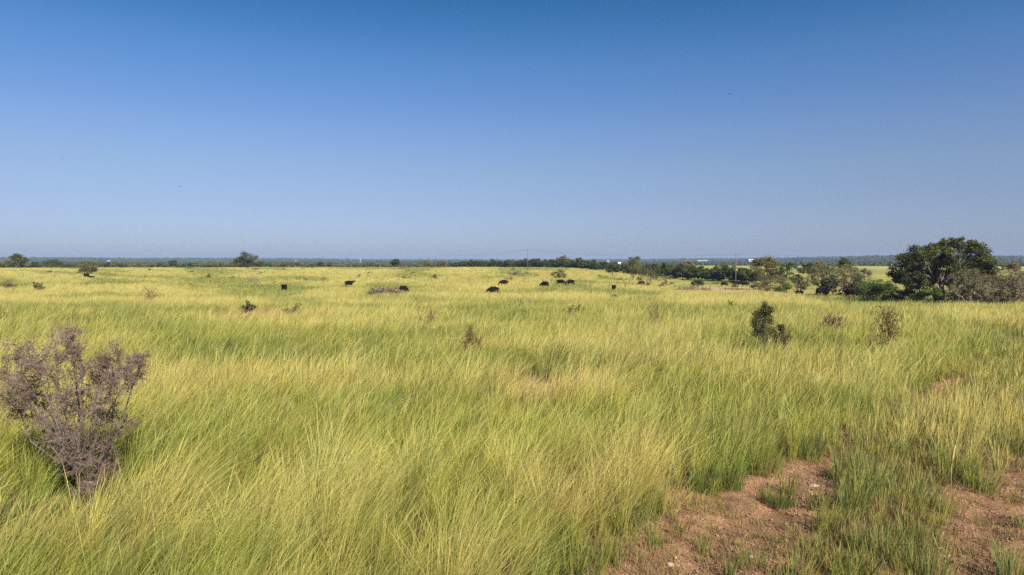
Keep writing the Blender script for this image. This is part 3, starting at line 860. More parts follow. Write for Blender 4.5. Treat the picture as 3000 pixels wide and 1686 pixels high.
bare_tree(2895, 91, 3.9, 4.8, 55, "tangled brownish shrub between the oak and the right edge", bark=M_paletwig, leaf_mat=M_mesq, leaf=.055, spread=.9, stems=6, per=4)
bare_tree(2965, 90, 4.3, 4.8, 56, "grey forked leafless mesquite beside the red trailer", bark=M_paletwig, leaf_mat=M_brown, leaf=.055, spread=.8, stems=5, per=4)
bare_tree(2800, 96, 3.6, 3.8, 57, "olive brown thicket below the right crown of the oak", leaf_mat=M_mesq, leaf=.07, spread=.7, stems=6, per=5)
shrub_at(1897, 165, [(1882, 802, 13), (1898, 797, 13), (1915, 802, 12), (1876, 815, 9), (1908, 813, 10), (1922, 813, 8)], "fan shaped thin mesquite right of the field gate", mat=M_mesq, bark=M_bark, seed=58, per=420, leaf=.085, trunk=.14, stems=4, fork=(0, 0, .5), clump=.5, twig_n=7)
shrub_at(1938, 163, [(1925, 818, 9), (1940, 812, 11), (1955, 815, 10), (1948, 822, 8), (1965, 812, 7)], "lower thin mesquite touching the fan shaped one", mat=M_mesq, bark=M_greytwig, seed=59, per=230, leaf=.08, trunk=.08, stems=5, fork=(0, 0, .4), clump=.5, twig_n=7)
shrub_at(257, 205, [(240, 784, 10), (257, 778, 13), (273, 784, 10), (250, 790, 10), (266, 791, 9), (237, 793, 6), (278, 791, 6)], "vase shaped green tree with two black cattle under it", mat=M_mesq, bark=M_darkbark, seed=60, per=750, leaf=.12, trunk=.2, stems=4, fork=(0, 0, .8), clump=.48, twig_n=5)

shrub_at(1636, 190, [(1628, 803, 9), (1642, 800, 10), (1650, 808, 7), (1635, 810, 8)], "small round topped tree above the two grazing cattle", mat=M_mesq, seed=61, per=900, leaf=.10, trunk=.1, stems=1, fork=(0, 0, 1.0))
shrub_at(1795, 235, [(1788, 782, 9), (1802, 780, 10), (1808, 790, 8), (1785, 792, 9), (1796, 788, 9)], "dark green low headed tree left of the white roof", mat=M_cedar, seed=62, per=800, leaf=.15, name="oak_tree")
shrub_at(1855, 215, [(1848, 772, 11), (1862, 766, 12), (1872, 776, 11), (1845, 785, 10), (1862, 785, 12), (1870, 790, 9), (1850, 760, 7), (1868, 758, 6)], "tall grey green open mesquite standing before the cedar row", mat=M_mesq, seed=63, per=650, leaf=.11)
shrub_at(2042, 185, [(2034, 830, 8), (2046, 828, 10), (2054, 832, 7)], "round dark green cedar bush above the pale dirt bank", name="cedar_bush", mat=M_cedar, seed=64, per=1100, leaf=.10, cat="bush", fork=(0, 0, .3))
shrub_at(722, 400, [(705, 765, 14), (722, 758, 16), (738, 765, 14), (715, 774, 14), (735, 775, 13)], "large dome shaped oak standing alone on the left skyline", name="oak_tree", mat=M_oak, seed=65, per=2200, leaf=.24, trunk=.35, clump=.42, flat=.85)
shrub_at(762, 402, [(760, 773, 8), (770, 772, 8), (752, 776, 8)], "smaller dark tree touching the dome shaped oak", name="oak_tree", mat=M_cedar, seed=66, per=1000, leaf=.22)
shrub_at(48, 370, [(30, 768, 11), (45, 757, 12), (60, 762, 13), (40, 772, 12), (62, 774, 12), (72, 765, 9), (52, 750, 7)], "ragged dark oak on the skyline at the far left", name="oak_tree", mat=M_oak, seed=67, per=1200, leaf=.22, trunk=.3)
shrub_at(150, 385, [(132, 775, 9), (145, 771, 9), (160, 770, 10), (172, 772, 9), (155, 777, 10)], "low wide dark tree second from the far left", name="oak_tree", mat=M_oak, seed=68, per=1000, leaf=.22)
shrub_at(1157, 405, [(1150, 771, 7), (1160, 768, 8), (1165, 774, 7)], "dark round cedar under the third utility pole", name="cedar_tree", mat=M_cedar, seed=69, per=1200, leaf=.24)
shrub_at(1650, 395, [(1640, 765, 10), (1655, 758, 9), (1668, 766, 9), (1648, 756, 6)], "tree with pinkish dead crown rising behind the cedar row", mat=M_pink, seed=70, per=700, leaf=.22)
shrub_at(2012, 262, [(2000, 775, 9), (2014, 770, 10), (2026, 778, 9)], "brown topped tree rising out of the cedar row", mat=M_brown, seed=71, per=900, leaf=.17)
shrub_at(2115, 245, [(2105, 785, 8), (2118, 780, 8), (2124, 788, 7)], "thin grey brown tree behind the cedar row near the pole", mat=M_brown, seed=72, per=500, leaf=.15)

# ------------------------------------------------------------------ rows of cedars and brush made from a few kinds
def kind_tree(name, seed, h, w, mat, nl, per, leaf, bark=M_bark, low=.25, trunk=.12):
    p2 = random.Random(seed); L = []
    for i in range(nl):
        a = p2.random() * 6.283; rr = (p2.random() ** .6) * w * .32
        z = h * p2.uniform(low, .8)
        r = w * p2.uniform(.17, .27) * (1.1 - .3 * z / h)
        L.append((math.cos(a) * rr, math.sin(a) * rr, z, r))
    return lobed_tree(name, L, (0, 0, 0), (0, 0, h * .2), trunk, per, leaf, mat, bark, seed, subs=14, twig_n=2)
KINDS = dict(
    c1=kind_tree("cedar_tree", 201, 4.4, 4.8, M_cedar, 9, 420, .20), c2=kind_tree("cedar_tree", 202, 3.8, 5.2, M_cedar, 9, 420, .20), c3=kind_tree("cedar_tree", 203, 4.8, 4.2, M_cedar, 8, 420, .20),
    m1=kind_tree("mesquite_tree", 204, 4.2, 5.4, M_mesq, 8, 380, .24, low=.35), m2=kind_tree("mesquite_tree", 205, 3.4, 5.0, M_mesq, 8, 360, .24, low=.3), b1=kind_tree("mesquite_tree", 206, 4.6, 5.2, M_brown, 8, 300, .24, low=.4),
    o1=kind_tree("oak_tree", 207, 5.6, 6.8, M_oak, 10, 420, .28, low=.35))
used = set()
def put(kind, X, Y, sc, label, group, sz=1.0):
    src = KINDS[kind]
    o = src if kind not in used else copy_tree(src)
    used.add(kind)
    o.location = (X, Y, float(height(X, Y)) - .1)
    o.rotation_euler = (0, 0, random.random() * 6.283)
    o.scale = (sc, sc, sc * sz)
    tag(o, label, "tree", group)
# the cedar row that runs from the middle of the skyline down to the wooden pole
row = [(1335, 455), (1400, 440), (1500, 425), (1600, 405), (1700, 375), (1790, 330), (1850, 305), (1920, 285), (2000, 262), (2080, 243), (2150, 232), (2215, 224)]
rx = [r[0] for r in row]; ry = [r[1] for r in row]
x = 1322.0; i = 0
GC = "dark green cedars in the long row"
while x < 2218:
    Y = float(np.interp(x, rx, ry)) + random.uniform(-2.5, 2.5)
    p = spot(x, Y)
    sc = random.uniform(.82, 1.08)
    put(random.choice(("c1", "c2", "c3")), p.x, p.y, sc * 1.2, "dark green bushy cedar in the long unbroken row sloping down to the right", GC, random.uniform(1.0, 1.25))
    if random.random() < .6:
        put(random.choice(("c1", "c3")), p.x + random.uniform(-2, 2), p.y + random.uniform(5, 9), random.uniform(1.1, 1.35), "dark green bushy cedar in the long unbroken row sloping down to the right", GC)
    x += 2.6 * 2000 / Y * random.uniform(.85, 1.15); i += 1
# brush along the far edge of the pasture on the left
GB = "brush along the far edge of the pasture"
x = -60.0
while x < 1320:
    Y = 420 + random.uniform(-8, 30)
    p = spot(x, Y)
    lo = 1.0 if x < 700 else .9
    k = random.choices(("m1", "m2", "b1", "c2", "c1"), (3, 3, 1, 3, 1) if x < 800 else (4, 3, 1.5, 1, 0))[0]
    put(k, p.x, p.y, random.uniform(.75, 1.15) * lo, {"m": "olive green mesquite in the brush line along the left skyline", "b": "brown crowned mesquite in the brush line along the left skyline", "c": "dark green cedar in the brush line along the left skyline"}[k[0]], GB + {"m": ", olive", "b": ", brown", "c": ", dark green"}[k[0]])
    x += 3.9 * 2000 / Y * random.uniform(.7, 1.25)
for (px, Y, k, sc) in [(340, 412, "m1", 1.2), (505, 412, "o1", .95), (240, 415, "m2", 1.2), (835, 415, "m1", 1.1), (940, 410, "o1", .75), (1255, 412, "m1", 1.25), (1295, 430, "b1", 1.15), (100, 415, "c2", 1.1), (20, 405, "m1", 1.3)]:
    p = spot(px, Y)
    put(k, p.x, p.y, sc, "fuller tree standing a little above the brush line on the left skyline", "fuller trees above the brush line")
# second line of trees behind the cedar row and scattered trees in the hollow
for i in range(46):
    px = random.uniform(1420, 2060); Y = random.uniform(470, 620)
    p = spot(px, Y)
    put(random.choice(("m1", "m2", "o1")), p.x, p.y, random.uniform(.8, 1.1), "olive green tree in the woods just behind the cedar row", "trees behind the cedar row")
for (px, Y, k, sc, l) in [(2700, 330, "m1", .8, "small olive tree on the far pasture left of the oak crown"), (2440, 420, "m2", .9, "olive tree on the far pasture, seen over the arching mesquite"), (2330, 600, "m2", 1, "tiny olive tree far out beyond the solitary dark bush"),
                          (2150, 520, "m2", 1.1, "tiny dark tree on the pale pasture behind the wooden pole"), (2905, 260, "m1", .8, "olive tree showing past the right edge of the oak"), (2990, 230, "b1", .9, "brown tree at the right edge of the far pasture"),
                          (2180, 232, "m1", .8, "grey olive tree closing the right end of the cedar row"), (2205, 226, "b1", .7, "small brown tree just past the end of the cedar row"), (2930, 120, "b1", .95, "dull brown tree filling the gap right of the oak"), (2990, 118, "b1", 1.0, "dull brown tree behind the red trailer"),
                          (2505, 140, "m1", .75, "olive tree behind the leaning mesquite"), (2570, 135, "m2", .7, "low olive tree between the green bush and the oak"), (2350, 160, "m2", .7, "small olive tree behind the grey green bush")]:
    p = spot(px, Y)
    put(k, p.x, p.y, sc, l, None)

# ------------------------------------------------------------------ woodland on the plain and the hills
def woodland():
    P = []; S = []; C = []
    def add(n, r0, r1, a0, a1, size, thr=None):
        R = np.sqrt(r0 ** 2 + rng.random(n) * (r1 ** 2 - r0 ** 2))
        th = np.arctan(a0 + rng.random(n) * (a1 - a0))
        X = R * np.sin(th); Y = R * np.cos(th)
        k = np.ones(n, bool)
        if thr is not None:
            k = fbm(X / 160, Y / 160, 151, 3) > thr
        X, Y = X[k], Y[k]; m = len(X)
        s = size * (.6 + .7 * rng.random(m) ** 1.5)
        P.append(np.stack([X, Y, height(X, Y) + s * .35], 1))
        S.append(np.stack([s, s, s * (.62 + .25 * rng.random(m))], 1))
        t = rng.random(m)[:, None]
        c = np.array((.030, .046, .020)) * t + np.array((.062, .075, .03)) * (1 - t)
        C.append(c)
    add(9000, 600, 1150, -.95, .24, 3.2, .44)
    add(9000, 1150, 1700, -.95, .24, 4.0, .40)
    add(9000, 1700, 2600, -.95, .95, 5.2, .40)
    add(9000, 1080, 1900, .24, .95, 4.2)
    add(12000, 2600, 4300, -.95, .95, 7.0)
    P_, S_, C_ = np.concatenate(P), np.concatenate(S), np.concatenate(C)
    # three lumps to a crown, so that no outline is round
    PP, SS, CC = [], [], []
    for q in range(3):
        d = rng.normal(size=P_.shape) * S_ * (.5 if q else .15); d[:, 2] *= .5
        PP.append(P_ + d); SS.append(S_ * (.55 + .25 * rng.random((len(P_), 1)))); CC.append(C_ * (.85 + .3 * rng.random((len(P_), 1))))
    o = lumps("woodland", np.concatenate(PP), np.concatenate(SS), np.concatenate(CC), M_wood, .3)
    tag(o, "blue green woods covering the plain and the low hills on the horizon", "woods", kind="stuff")
woodland()

# ------------------------------------------------------------------ shrubs and weeds standing in the pasture
# the big dry shrub at the left
def big_shrub():
    Y = 8.9; b = spot(232, Y); pr = random.Random(77); lr = np.random.default_rng(77)
    px = [(60, 1085, 62), (115, 1040, 55), (205, 968, 34), (232, 1035, 58), (170, 1110, 75), (90, 1150, 62), (25, 1120, 40), (290, 1110, 62), (350, 1062, 50), (395, 1030, 34), (335, 1100, 50), (240, 1180, 80),
          (330, 1195, 55), (120, 1215, 50), (300, 1285, 58), (240, 1375, 46), (325, 1360, 40), (215, 1270, 60), (40, 1190, 40), (262, 1440, 36), (380, 1230, 34), (165, 1000, 40), (200, 1150, 60), (180, 1240, 55), (280, 1205, 55), (235, 1330, 60), (185, 1345, 40), (300, 1400, 38), (203, 958, 26), (20, 1010, 30), (8, 1075, 42), (-5, 1150, 45), (75, 1010, 30), (300, 1040, 26), (350, 1005, 24), (420, 1050, 22)]
    root = empty("dry_shrub", b)
    limbs = MB(); tw = MB(); tips = []
    forks = [Vector((0, 0, .35)), Vector((.12, .1, .3)), Vector((-.1, -.05, .25))]
    for f in forks:
        limbs.tube([Vector((f.x * .2, f.y * .2, -.1)), f * .6, f], [.028, .022, .017], 6)
    for (x, y, r) in px:
        q = from_photo(x, y, Y, pr.uniform(-.55, .55)) - b
        r = r * Y / 2000
        f = min(forks, key=lambda k: (k - q).length)
        m = f.lerp(q, .45) + Vector((pr.gauss(0, .07), pr.gauss(0, .07), pr.gauss(-.05, .05)))
        m2 = f.lerp(q, .75) + Vector((pr.gauss(0, .04), pr.gauss(0, .04), 0))
        limbs.tube([f, m, m2, q], [.014, .010, .007, .004], 5)
        for i in range(9 if y > 1150 else 15):
            d = Vector((pr.gauss(0, 1), pr.gauss(0, 1), pr.gauss(.15, .85))).normalized()
            st = m2.lerp(q, pr.random()); ln = r * pr.uniform(.6, 1.25)
            k1 = st + d * ln * .5 + Vector((pr.gauss(0, .025), pr.gauss(0, .025), pr.gauss(0, .025))); k2 = st + d * ln
            limbs.tube([st, k1, k2], [.0055, .0038, .0022], 4, cap=False)
            for j in range(11):
                t = pr.random(); p = st.lerp(k1, t * 2) if t < .5 else k1.lerp(k2, t * 2 - 1)
                e = (d * .5 + Vector((pr.gauss(0, .8), pr.gauss(0, .8), pr.gauss(0.1, .8)))).normalized(); l2 = pr.uniform(.05, .17)
                w1 = p + e * l2 * .5 + Vector((pr.gauss(0, .012), pr.gauss(0, .012), pr.gauss(0, .012))); w2 = p + e * l2
                tw.tube([p, w1, w2], [.0028, .0022, .0012], 3, cap=False)
                for _ in range(3):
                    p3 = p.lerp(w2, pr.random()); e3 = Vector((pr.gauss(0, 1), pr.gauss(0, 1), pr.gauss(0, 1))).normalized() * pr.uniform(.015, .05)
                    tw.tube([p3, p3 + e3], [.0018, .0009], 3, cap=False)
                if pr.random() < .75: tips.append(p.lerp(w2, pr.uniform(.4, 1)))
    limbs.build("branches", M_darkbark2, root)
    tw.build("twigs", M_thorn, root)
    P = np.array([tuple(t) for t in tips]); P = np.concatenate([P, P + lr.normal(0, .012, P.shape)])
    link("leaves", leaf_mesh("leaves", P, .011, lr), M_purple, root)
    tag(root, "large dry purplish grey thorn shrub in the near grass at the left", "shrub")
M_darkbark2 = plain("shrub_bark", (.09, .065, .06), (.20, .155, .15), scale=5)
big_shrub()

def weed(px, py, h, w, seed, label, name="dry_shrub", bark=M_browntwig, leaf_mat=None, leaf=.02, per=3, levels=2, kids=(5, 4, 3), r=.012, stems=5, cat="shrub", Y=None, group=None, **kw):
    b = spot(px, Y) if Y else spot_py(px, py)
    o = twiggy(name, b, h, w, seed, r, levels, kids, bark, leaf_mat, leaf, per, stems, **kw)
    tag(o, label, cat, group)
    return o
def weedp(px, top, bot, wpx, seed, label, **kw):
    """placed by what shows above the grass: its top, where the grass hides it, and its width"""
    ys = np.arange(12, 260, .25); X = (px - 1500) / 2000 * ys
    gh = np.interp(ys, [0, 12, 40, 90, 160, 400], [.62, .62, .6, .45, .35, .25])
    _, q = project(X, ys, height(X, ys) + gh)
    Y = float(ys[int(np.argmax(q <= bot))])
    b = spot(px, Y)
    h = from_photo(px, top, Y).z - b.z
    return weed(px, 0, h, wpx * Y / 2000, seed, label, Y=Y, **kw)
shrub_at(2238, 23.5, [(2222, 922, 13), (2240, 905, 11), (2252, 912, 9), (2250, 928, 13), (2235, 945, 17), (2214, 940, 11), (2252, 962, 17), (2235, 978, 19), (2264, 985, 14), (2216, 968, 12)], "dark upright leafy shrub with a ragged top right of centre", name="leafy_shrub", mat=M_darkleaf, bark=M_thorn, seed=311, per=620, leaf=.024, trunk=.02, stems=4, cat="shrub", clump=.62, subs=12, fork=(0, 0, .3), flat=1.25)
shrub_at(2292, 23.5, [(2290, 962, 6), (2288, 976, 8), (2286, 990, 10), (2302, 998, 12), (2312, 990, 7), (2294, 1008, 13)], "smaller dark shrub at the right foot of the ragged upright one", name="leafy_shrub", mat=M_darkleaf, bark=M_thorn, seed=312, per=480, leaf=.024, trunk=.015, stems=3, cat="shrub", clump=.62, subs=12, fork=(0, 0, .2), flat=1.25)
weedp(1388, 940, 1005, 95, 313, "round reddish brown twiggy shrub left of centre in the grass", leaf_mat=M_rustleaf, leaf=.014, per=2, levels=4, kids=(5, 4, 4, 3), stems=8, spread=.7, r=.014)
weedp(1255, 866, 940, 100, 314, "leafless fan of brown stems just left of the picture's centre", levels=2, kids=(4, 3), stems=8, spread=.6, r=.022, wild=.22)
weedp(1922, 858, 945, 75, 315, "leafless brown sapling standing right of centre", levels=3, kids=(5, 4, 2), stems=5, spread=.45, r=.022, wild=.25)
weedp(432, 834, 880, 62, 316, "pale leafless fan shaped shrub left of the brush pile", levels=2, kids=(5, 3), stems=8, spread=.6, r=.032, wild=.2)
weedp(2602, 872, 990, 85, 317, "tall rust brown dead weed stems below the green bush", leaf_mat=M_rustleaf, leaf=.022, per=8, levels=2, kids=(7, 4), stems=8, spread=.3, r=.02, wild=.25)
weedp(2555, 900, 1000, 50, 318, "crooked bare vine stems left of the rust brown weeds", levels=3, kids=(4, 3, 2), stems=5, spread=.3, r=.022, wild=.5)
weedp(2440, 900, 950, 85, 319, "thin greyish pink shrub between the dark shrub and the rust brown weeds", bark=M_thorn, leaf_mat=M_purple, leaf=.03, per=3, levels=3, kids=(5, 4, 3), stems=7, spread=.7, r=.016)
weedp(1680, 890, 908, 54, 320, "low dark leaved weeds in pale grass right of centre", leaf_mat=M_darkleaf, leaf=.05, per=5, levels=2, kids=(4, 3), stems=5, spread=.8, name="leafy_shrub")
weedp(727, 880, 905, 36, 321, "dark green small shrub above the reddish grass streak", leaf_mat=M_darkleaf, bark=M_greytwig, leaf=.05, per=7, levels=3, kids=(4, 4, 3), stems=5, spread=.5, name="leafy_shrub")
weedp(850, 887, 908, 64, 322, "low green shrub right of the one above the reddish streak", leaf_mat=M_mesq, leaf=.05, per=4, levels=3, kids=(4, 4, 2), stems=5, spread=1.0, name="leafy_shrub")
weedp(116, 826, 848, 36, 323, "round dark green shrub left of the pale fan shaped one", leaf_mat=M_mesq, bark=M_greytwig, leaf=.08, per=9, levels=3, kids=(5, 4, 3), stems=6, spread=.8, name="leafy_shrub")
weedp(22, 824, 842, 36, 324, "low purplish brown shrub at the far left edge", leaf_mat=M_purple, bark=M_greytwig, leaf=.06, per=5, levels=3, kids=(5, 4, 3), stems=6, spread=1.1)
weedp(1800, 855, 871, 20, 325, "small tan leaved weed below the cow seen from behind", leaf_mat=M_brown, leaf=.07, per=5, levels=2, kids=(4, 3), stems=5, spread=.7, name="leafy_shrub")
weedp(15, 903, 925, 16, 327, "small dark weed at the left edge above the dry shrub", leaf_mat=M_purple, leaf=.03, per=4, levels=2, kids=(4, 3), stems=4, spread=.5)
weedp(200, 880, 930, 110, 328, "bare thin branching stems rising behind the large dry shrub", levels=3, kids=(4, 3, 3), stems=5, spread=.4, r=.013, wild=.3)
weed(1275, 0, 1.7, 1.6, 329, "brown weed clump left of the two cattle in the middle", Y=185, leaf_mat=M_brown, leaf=.10, per=6, levels=2, kids=(5, 4), stems=5, spread=.4)
weed(745, 0, 2.4, 4.2, 330, "wide leafless grey bush in the far pasture below the dome oak", Y=165, bark=M_greytwig, levels=3, kids=(5, 4, 3), stems=9, spread=.8, r=.03)
weed(838, 0, 1.7, 1.9, 331, "small leafless bush right of the wide grey one", Y=175, bark=M_greytwig, levels=3, kids=(5, 4, 3), stems=7, spread=.6, r=.025)
weed(950, 0, 2.3, 2.4, 332, "thin leafless bush above the cow with the raised head", Y=165, levels=3, kids=(4, 3, 3), stems=5, spread=.6, r=.025)
weed(1548, 0, 2.2, 1.0, 333, "tall single dead weed between two fence posts in the middle", Y=150, levels=2, kids=(4, 3), stems=2, spread=.2, r=.02)
weed(2020, 0, 1.3, 9.0, 334, "long low grey brush below the thin mesquites", Y=140, bark=M_greytwig, leaf_mat=M_brown, leaf=.07, per=2, levels=3, kids=(6, 4, 3), stems=12, spread=2.4, r=.02)
weed(610, 0, 1.9, 1.6, 335, "small green bush in the far pasture left of the wide grey one", Y=190, leaf_mat=M_mesq, leaf=.09, per=6, levels=2, kids=(4, 4), stems=5, spread=.6, name="leafy_shrub")
weed(1720, 0, 1.4, 1.6, 336, "thin pale weed in the yellow grass left of the tan leaved one", Y=92, levels=2, kids=(4, 3), stems=5, spread=.5, r=.012)
weed(1630, 0, 1.1, .8, 337, "dark thin weed below the two facing cattle", Y=84, leaf_mat=M_darkleaf, leaf=.04, per=3, levels=2, kids=(4, 3), stems=3, spread=.4, r=.01)
weed(2720, 0, .9, 1.2, 338, "small green weed in the pale grass below the oak", Y=72, leaf_mat=M_mesq, leaf=.05, per=6, levels=2, kids=(4, 4), stems=5, spread=.7, name="leafy_shrub")
weed(2145, 0, 1.0, .9, 339, "small yellow green weed above and left of the dark upright shrub", Y=60, leaf_mat=M_bright, leaf=.04, per=6, levels=2, kids=(4, 4), stems=5, spread=.6, name="leafy_shrub")
# low weeds dotted over the far pasture: one of a kind, then copies
wk = weed(1350, 0, 1.25, 2.2, 340, "x", Y=200, leaf_mat=M_weedleaf, leaf=.13, per=4, levels=2, kids=(4, 4), stems=6, spread=1.0, name="pasture_weed", cat="weed")
first = True
wr = random.Random(8)
for i in range(60):
    px = wr.uniform(560, 2000) if i < 46 else wr.uniform(20, 2500); Y = wr.uniform(175, 335)
    if px > 1900: Y = wr.uniform(150, 210)
    o = wk if first else copy_tree(wk); first = False
    p = spot(px, Y)
    o.location = p; o.rotation_euler = (0, 0, wr.random() * 6.28); s = wr.uniform(.45, .95); o.scale = (s, s, s * wr.uniform(.6, 1.1))
    tag(o, "low dark green weed tuft dotted over the far yellow pasture", "weed", "weed tufts dotted over the far pasture")

# golden foxtail stalk by the track
b = spot_py(2787, 1440)
fx = empty("foxtail_grass", b)
mb = MB(); mb.tube([(0, 0, -.05), (-.01, 0, .2), (.0, 0, .42)], [.005, .004, .003], 5); mb.build("stem", M_straw, fx)
mb = MB(); mb.tube([(0, 0, .40), (.008, 0, .48), (.02, 0, .58), (.045, 0, .66)], [.006, .015, .014, .003], 7)
mb.build("seed_head", M_straw, fx)
tag(fx, "single golden foxtail grass stalk with fuzzy seed head by the wheel track", "grass stalk")

def rock(px, py, sx, sy, sz, mat, label):
    p = spot_py(px, py); v, f = icos()
    me = bpy.data.meshes.new("rock")
    lr = np.random.default_rng(int(px))
    # one round of subdivision for a lumpy stone
    import bmesh
    bm = bmesh.new(); bmesh.ops.create_icosphere(bm, subdivisions=3, radius=1)
    for q in bm.verts:
        n = float(fbm(np.array([q.co.x * 1.4 + 7]), np.array([q.co.y * 1.4 + q.co.z]), int(px), 3)[0])
        q.co *= .75 + .5 * n
        q.co.x *= sx; q.co.y *= sy; q.co.z *= sz
    bm.to_mesh(me); bm.free(); me.shade_smooth()
    o = link("rock", me, mat); o.location = p + Vector((0, 0, sz * .25))
    tag(o, label, "rock")
rock(2385, 1427, .085, .06, .03, M_stone, "flat pale stone in the left wheel track")
rock(2198, 1638, .035, .03, .025, M_blue_stone, "small bluish white stone on the gravel patch")
rock(1962, 1660, .045, .04, .03, M_stone, "tan stone on the bare soil near the bottom edge")
rock(2335, 1632, .03, .03, .02, M_stone, "small pale pebble right of the gravel patch")

# ------------------------------------------------------------------ brush piles
def brush_pile(px, Y, w, h, n, seed, label, r=.05):
    pr = random.Random(seed)
    root = empty("brush_pile", spot(px, Y))
    for (name, mat, k, rr) in (("log", M_deadwood, .35, 1.6), ("branches", M_thorn, .65, .7)):
        mb = MB()
        for i in range(int(n * k)):
            x = pr.gauss(0, .26) * w; y = pr.gauss(0, .5) * 1.0
            top = h * max(.15, 1 - (x / (w * .55)) ** 2)
            z = pr.uniform(.05, 1) * top
            a = pr.uniform(0, math.pi); el = pr.gauss(.05, .3)
            ln = pr.uniform(.6, 2.3) * (1.2 if rr > 1 else .9)
            d = Vector((math.cos(a) * math.cos(el), math.sin(a) * math.cos(el) * .6, math.sin(el)))
            p = Vector((x, y, z))
            q = p + Vector((pr.gauss(0, .1), pr.gauss(0, .1), pr.gauss(0, .08)))
            mb.tube([p - d * ln / 2, q, p + d * ln / 2], [r * rr * pr.uniform(.6, 1.2), r * rr * .8, r * .35 * rr], 5)
        o = mb.build(name, mat, root)
        if name == "branches": tag(o, kind="stuff")
    tag(root, label, "brush pile")
brush_pile(1130, 106, 6.4, 1.3, 240, 401, "heap of grey dead branches with a black cow behind it")
brush_pile(1186, 335, 7, 1.3, 90, 402, "far low pile of dead wood near the skyline left of centre", .07)
brush_pile(1512, 225, 6.5, 1.5, 90, 403, "grey brush heap in the far pasture below the tall wooden pole", .06)
brush_pile(752, 300, 4.5, 1.1, 60, 404, "small brown brush heap below the dome shaped oak", .07)
brush_pile(552, 330, 4.5, 1.0, 60, 405, "small pinkish brush heap near the left skyline", .07)
brush_pile(236, 245, 3.5, .9, 40, 406, "small brush heap left of the tree with cattle", .06)
# leaning dead limb by the shrubs at the right
lb = spot(2826, 88)
mb = MB(); mb.tube([(-.9, 0, .0), (-.2, .05, .35), (.5, 0, .62), (.95, .1, .85)], [.03, .045, .06, .07], 6)
o = mb.build("fallen_limb", M_darkbark); o.location = lb
tag(o, "dark fallen limb leaning on the pale stemmed shrub", "fallen limb")

# ------------------------------------------------------------------ cattle
def skinned(name, verts, edges, mat):
    me = bpy.data.meshes.new(name + "_cage")
    me.from_pydata([v[:3] for v in verts], edges, [])
    o = bpy.data.objects.new(name + "_cage", me); col.objects.link(o)
    sk = o.modifiers.new("s", 'SKIN'); sk.use_smooth_shade = True
    for i, v in enumerate(verts):
        d = me.skin_vertices[0].data[i]
        d.radius = (v[3], v[4] if len(v) > 4 else v[3]); d.use_root = (i == 0)
    ss = o.modifiers.new("u", 'SUBSURF'); ss.levels = 2; ss.render_levels = 2
    dg = bpy.context.evaluated_depsgraph_get()
    out = bpy.data.meshes.new_from_object(o.evaluated_get(dg))
    out.name = name
    bpy.data.objects.remove(o); bpy.data.meshes.remove(me)
    out.materials.clear(); out.materials.append(mat)
    out.shade_smooth()
    return out

def cow_mesh(pose, mat):
    V = [(0.0, 0, .98, .42, .50), (-.38, 0, 1.0, .42, .50), (-.76, 0, 1.04, .40, .46), (.36, 0, 1.0, .40, .48), (.64, 0, 1.04, .34, .44)]
    E = [(0, 1), (1, 2), (0, 3), (3, 4)]
    if pose == "graze":
        neck = [(.92, 0, .95, .19, .24), (1.16, 0, .62, .14, .17), (1.27, 0, .40, .13, .15), (1.36, 0, .14, .075, .08)]
        ears = ((1.20, .24, .56), (1.20, -.24, .56))
    elif pose == "up":
        neck = [(.92, 0, 1.26, .18, .24), (1.14, 0, 1.42, .14, .17), (1.30, 0, 1.38, .13, .14), (1.54, 0, 1.22, .075, .08)]
        ears = ((1.16, .27, 1.47), (1.16, -.27, 1.47))
    else:
        neck = [(.92, 0, 1.16, .18, .23), (1.14, 0, 1.18, .14, .16), (1.28, 0, 1.12, .13, .14), (1.50, 0, .92, .075, .08)]
        ears = ((1.16, .27, 1.22), (1.16, -.27, 1.22))
    b = len(V); V += neck; E += [(4, b), (b, b + 1), (b + 1, b + 2), (b + 2, b + 3)]
    for e in ears:
        V.append((*e, .045, .03)); E.append((b + 1, len(V) - 1))
    for sy in (1, -1):
        i = len(V)
        if pose == "lie":
            V += [(-.62, .30 * sy, .80, .20, .22), (-.25, .48 * sy, .66, .10), (-.60, .52 * sy, .60, .06)]
        else:
            V += [(-.72, .20 * sy, .86, .18, .20), (-.68, .21 * sy, .66, .12, .13), (-.86, .21 * sy, .46, .07), (-.80, .21 * sy, .10, .05), (-.76, .21 * sy, .02, .065)]
        E += [(2, i)] + [(k, k + 1) for k in range(i, len(V) - 1)]
        i = len(V)
        if pose == "lie":
            V += [(.55, .24 * sy, .78, .14, .18), (.78, .30 * sy, .64, .08), (.55, .34 * sy, .60, .05)]
        else:
            V += [(.55, .19 * sy, .78, .14, .17), (.58, .19 * sy, .46, .075), (.56, .19 * sy, .10, .05), (.60, .19 * sy, .02, .065)]
        E += [(4, i)] + [(k, k + 1) for k in range(i, len(V) - 1)]
    i = len(V)
    V += [(-1.02, 0, 1.22, .06), (-1.10, 0, .90, .03), (-1.08, 0, .52, .045)]
    E += [(2, i), (i, i + 1), (i + 1, i + 2)]
    return skinned("cow", V, E, mat)
CM = {p: cow_mesh(p, M_cow) for p in ("graze", "up", "level", "lie")}
CR = cow_mesh("graze", M_redcow)
GCW = "black cattle grazing in the pasture"
def cow(px, Y, heading, pose, label, sc=1.0, mesh=None):
    """heading: degrees, 0 = facing right in the picture, 90 = facing away"""
    o = link("cow", mesh or CM[pose]); p = spot(px, Y)
    if pose == "lie": p.z -= .52 * sc
    o.location = p; o.rotation_euler = (0, 0, R_(heading)); sc *= .9; o.scale = (sc, sc, sc)
    tag(o, label, "cow", GCW)
cow(833, 120, 125, "graze", "black cow seen from behind, left of the branch heap", 1.0)
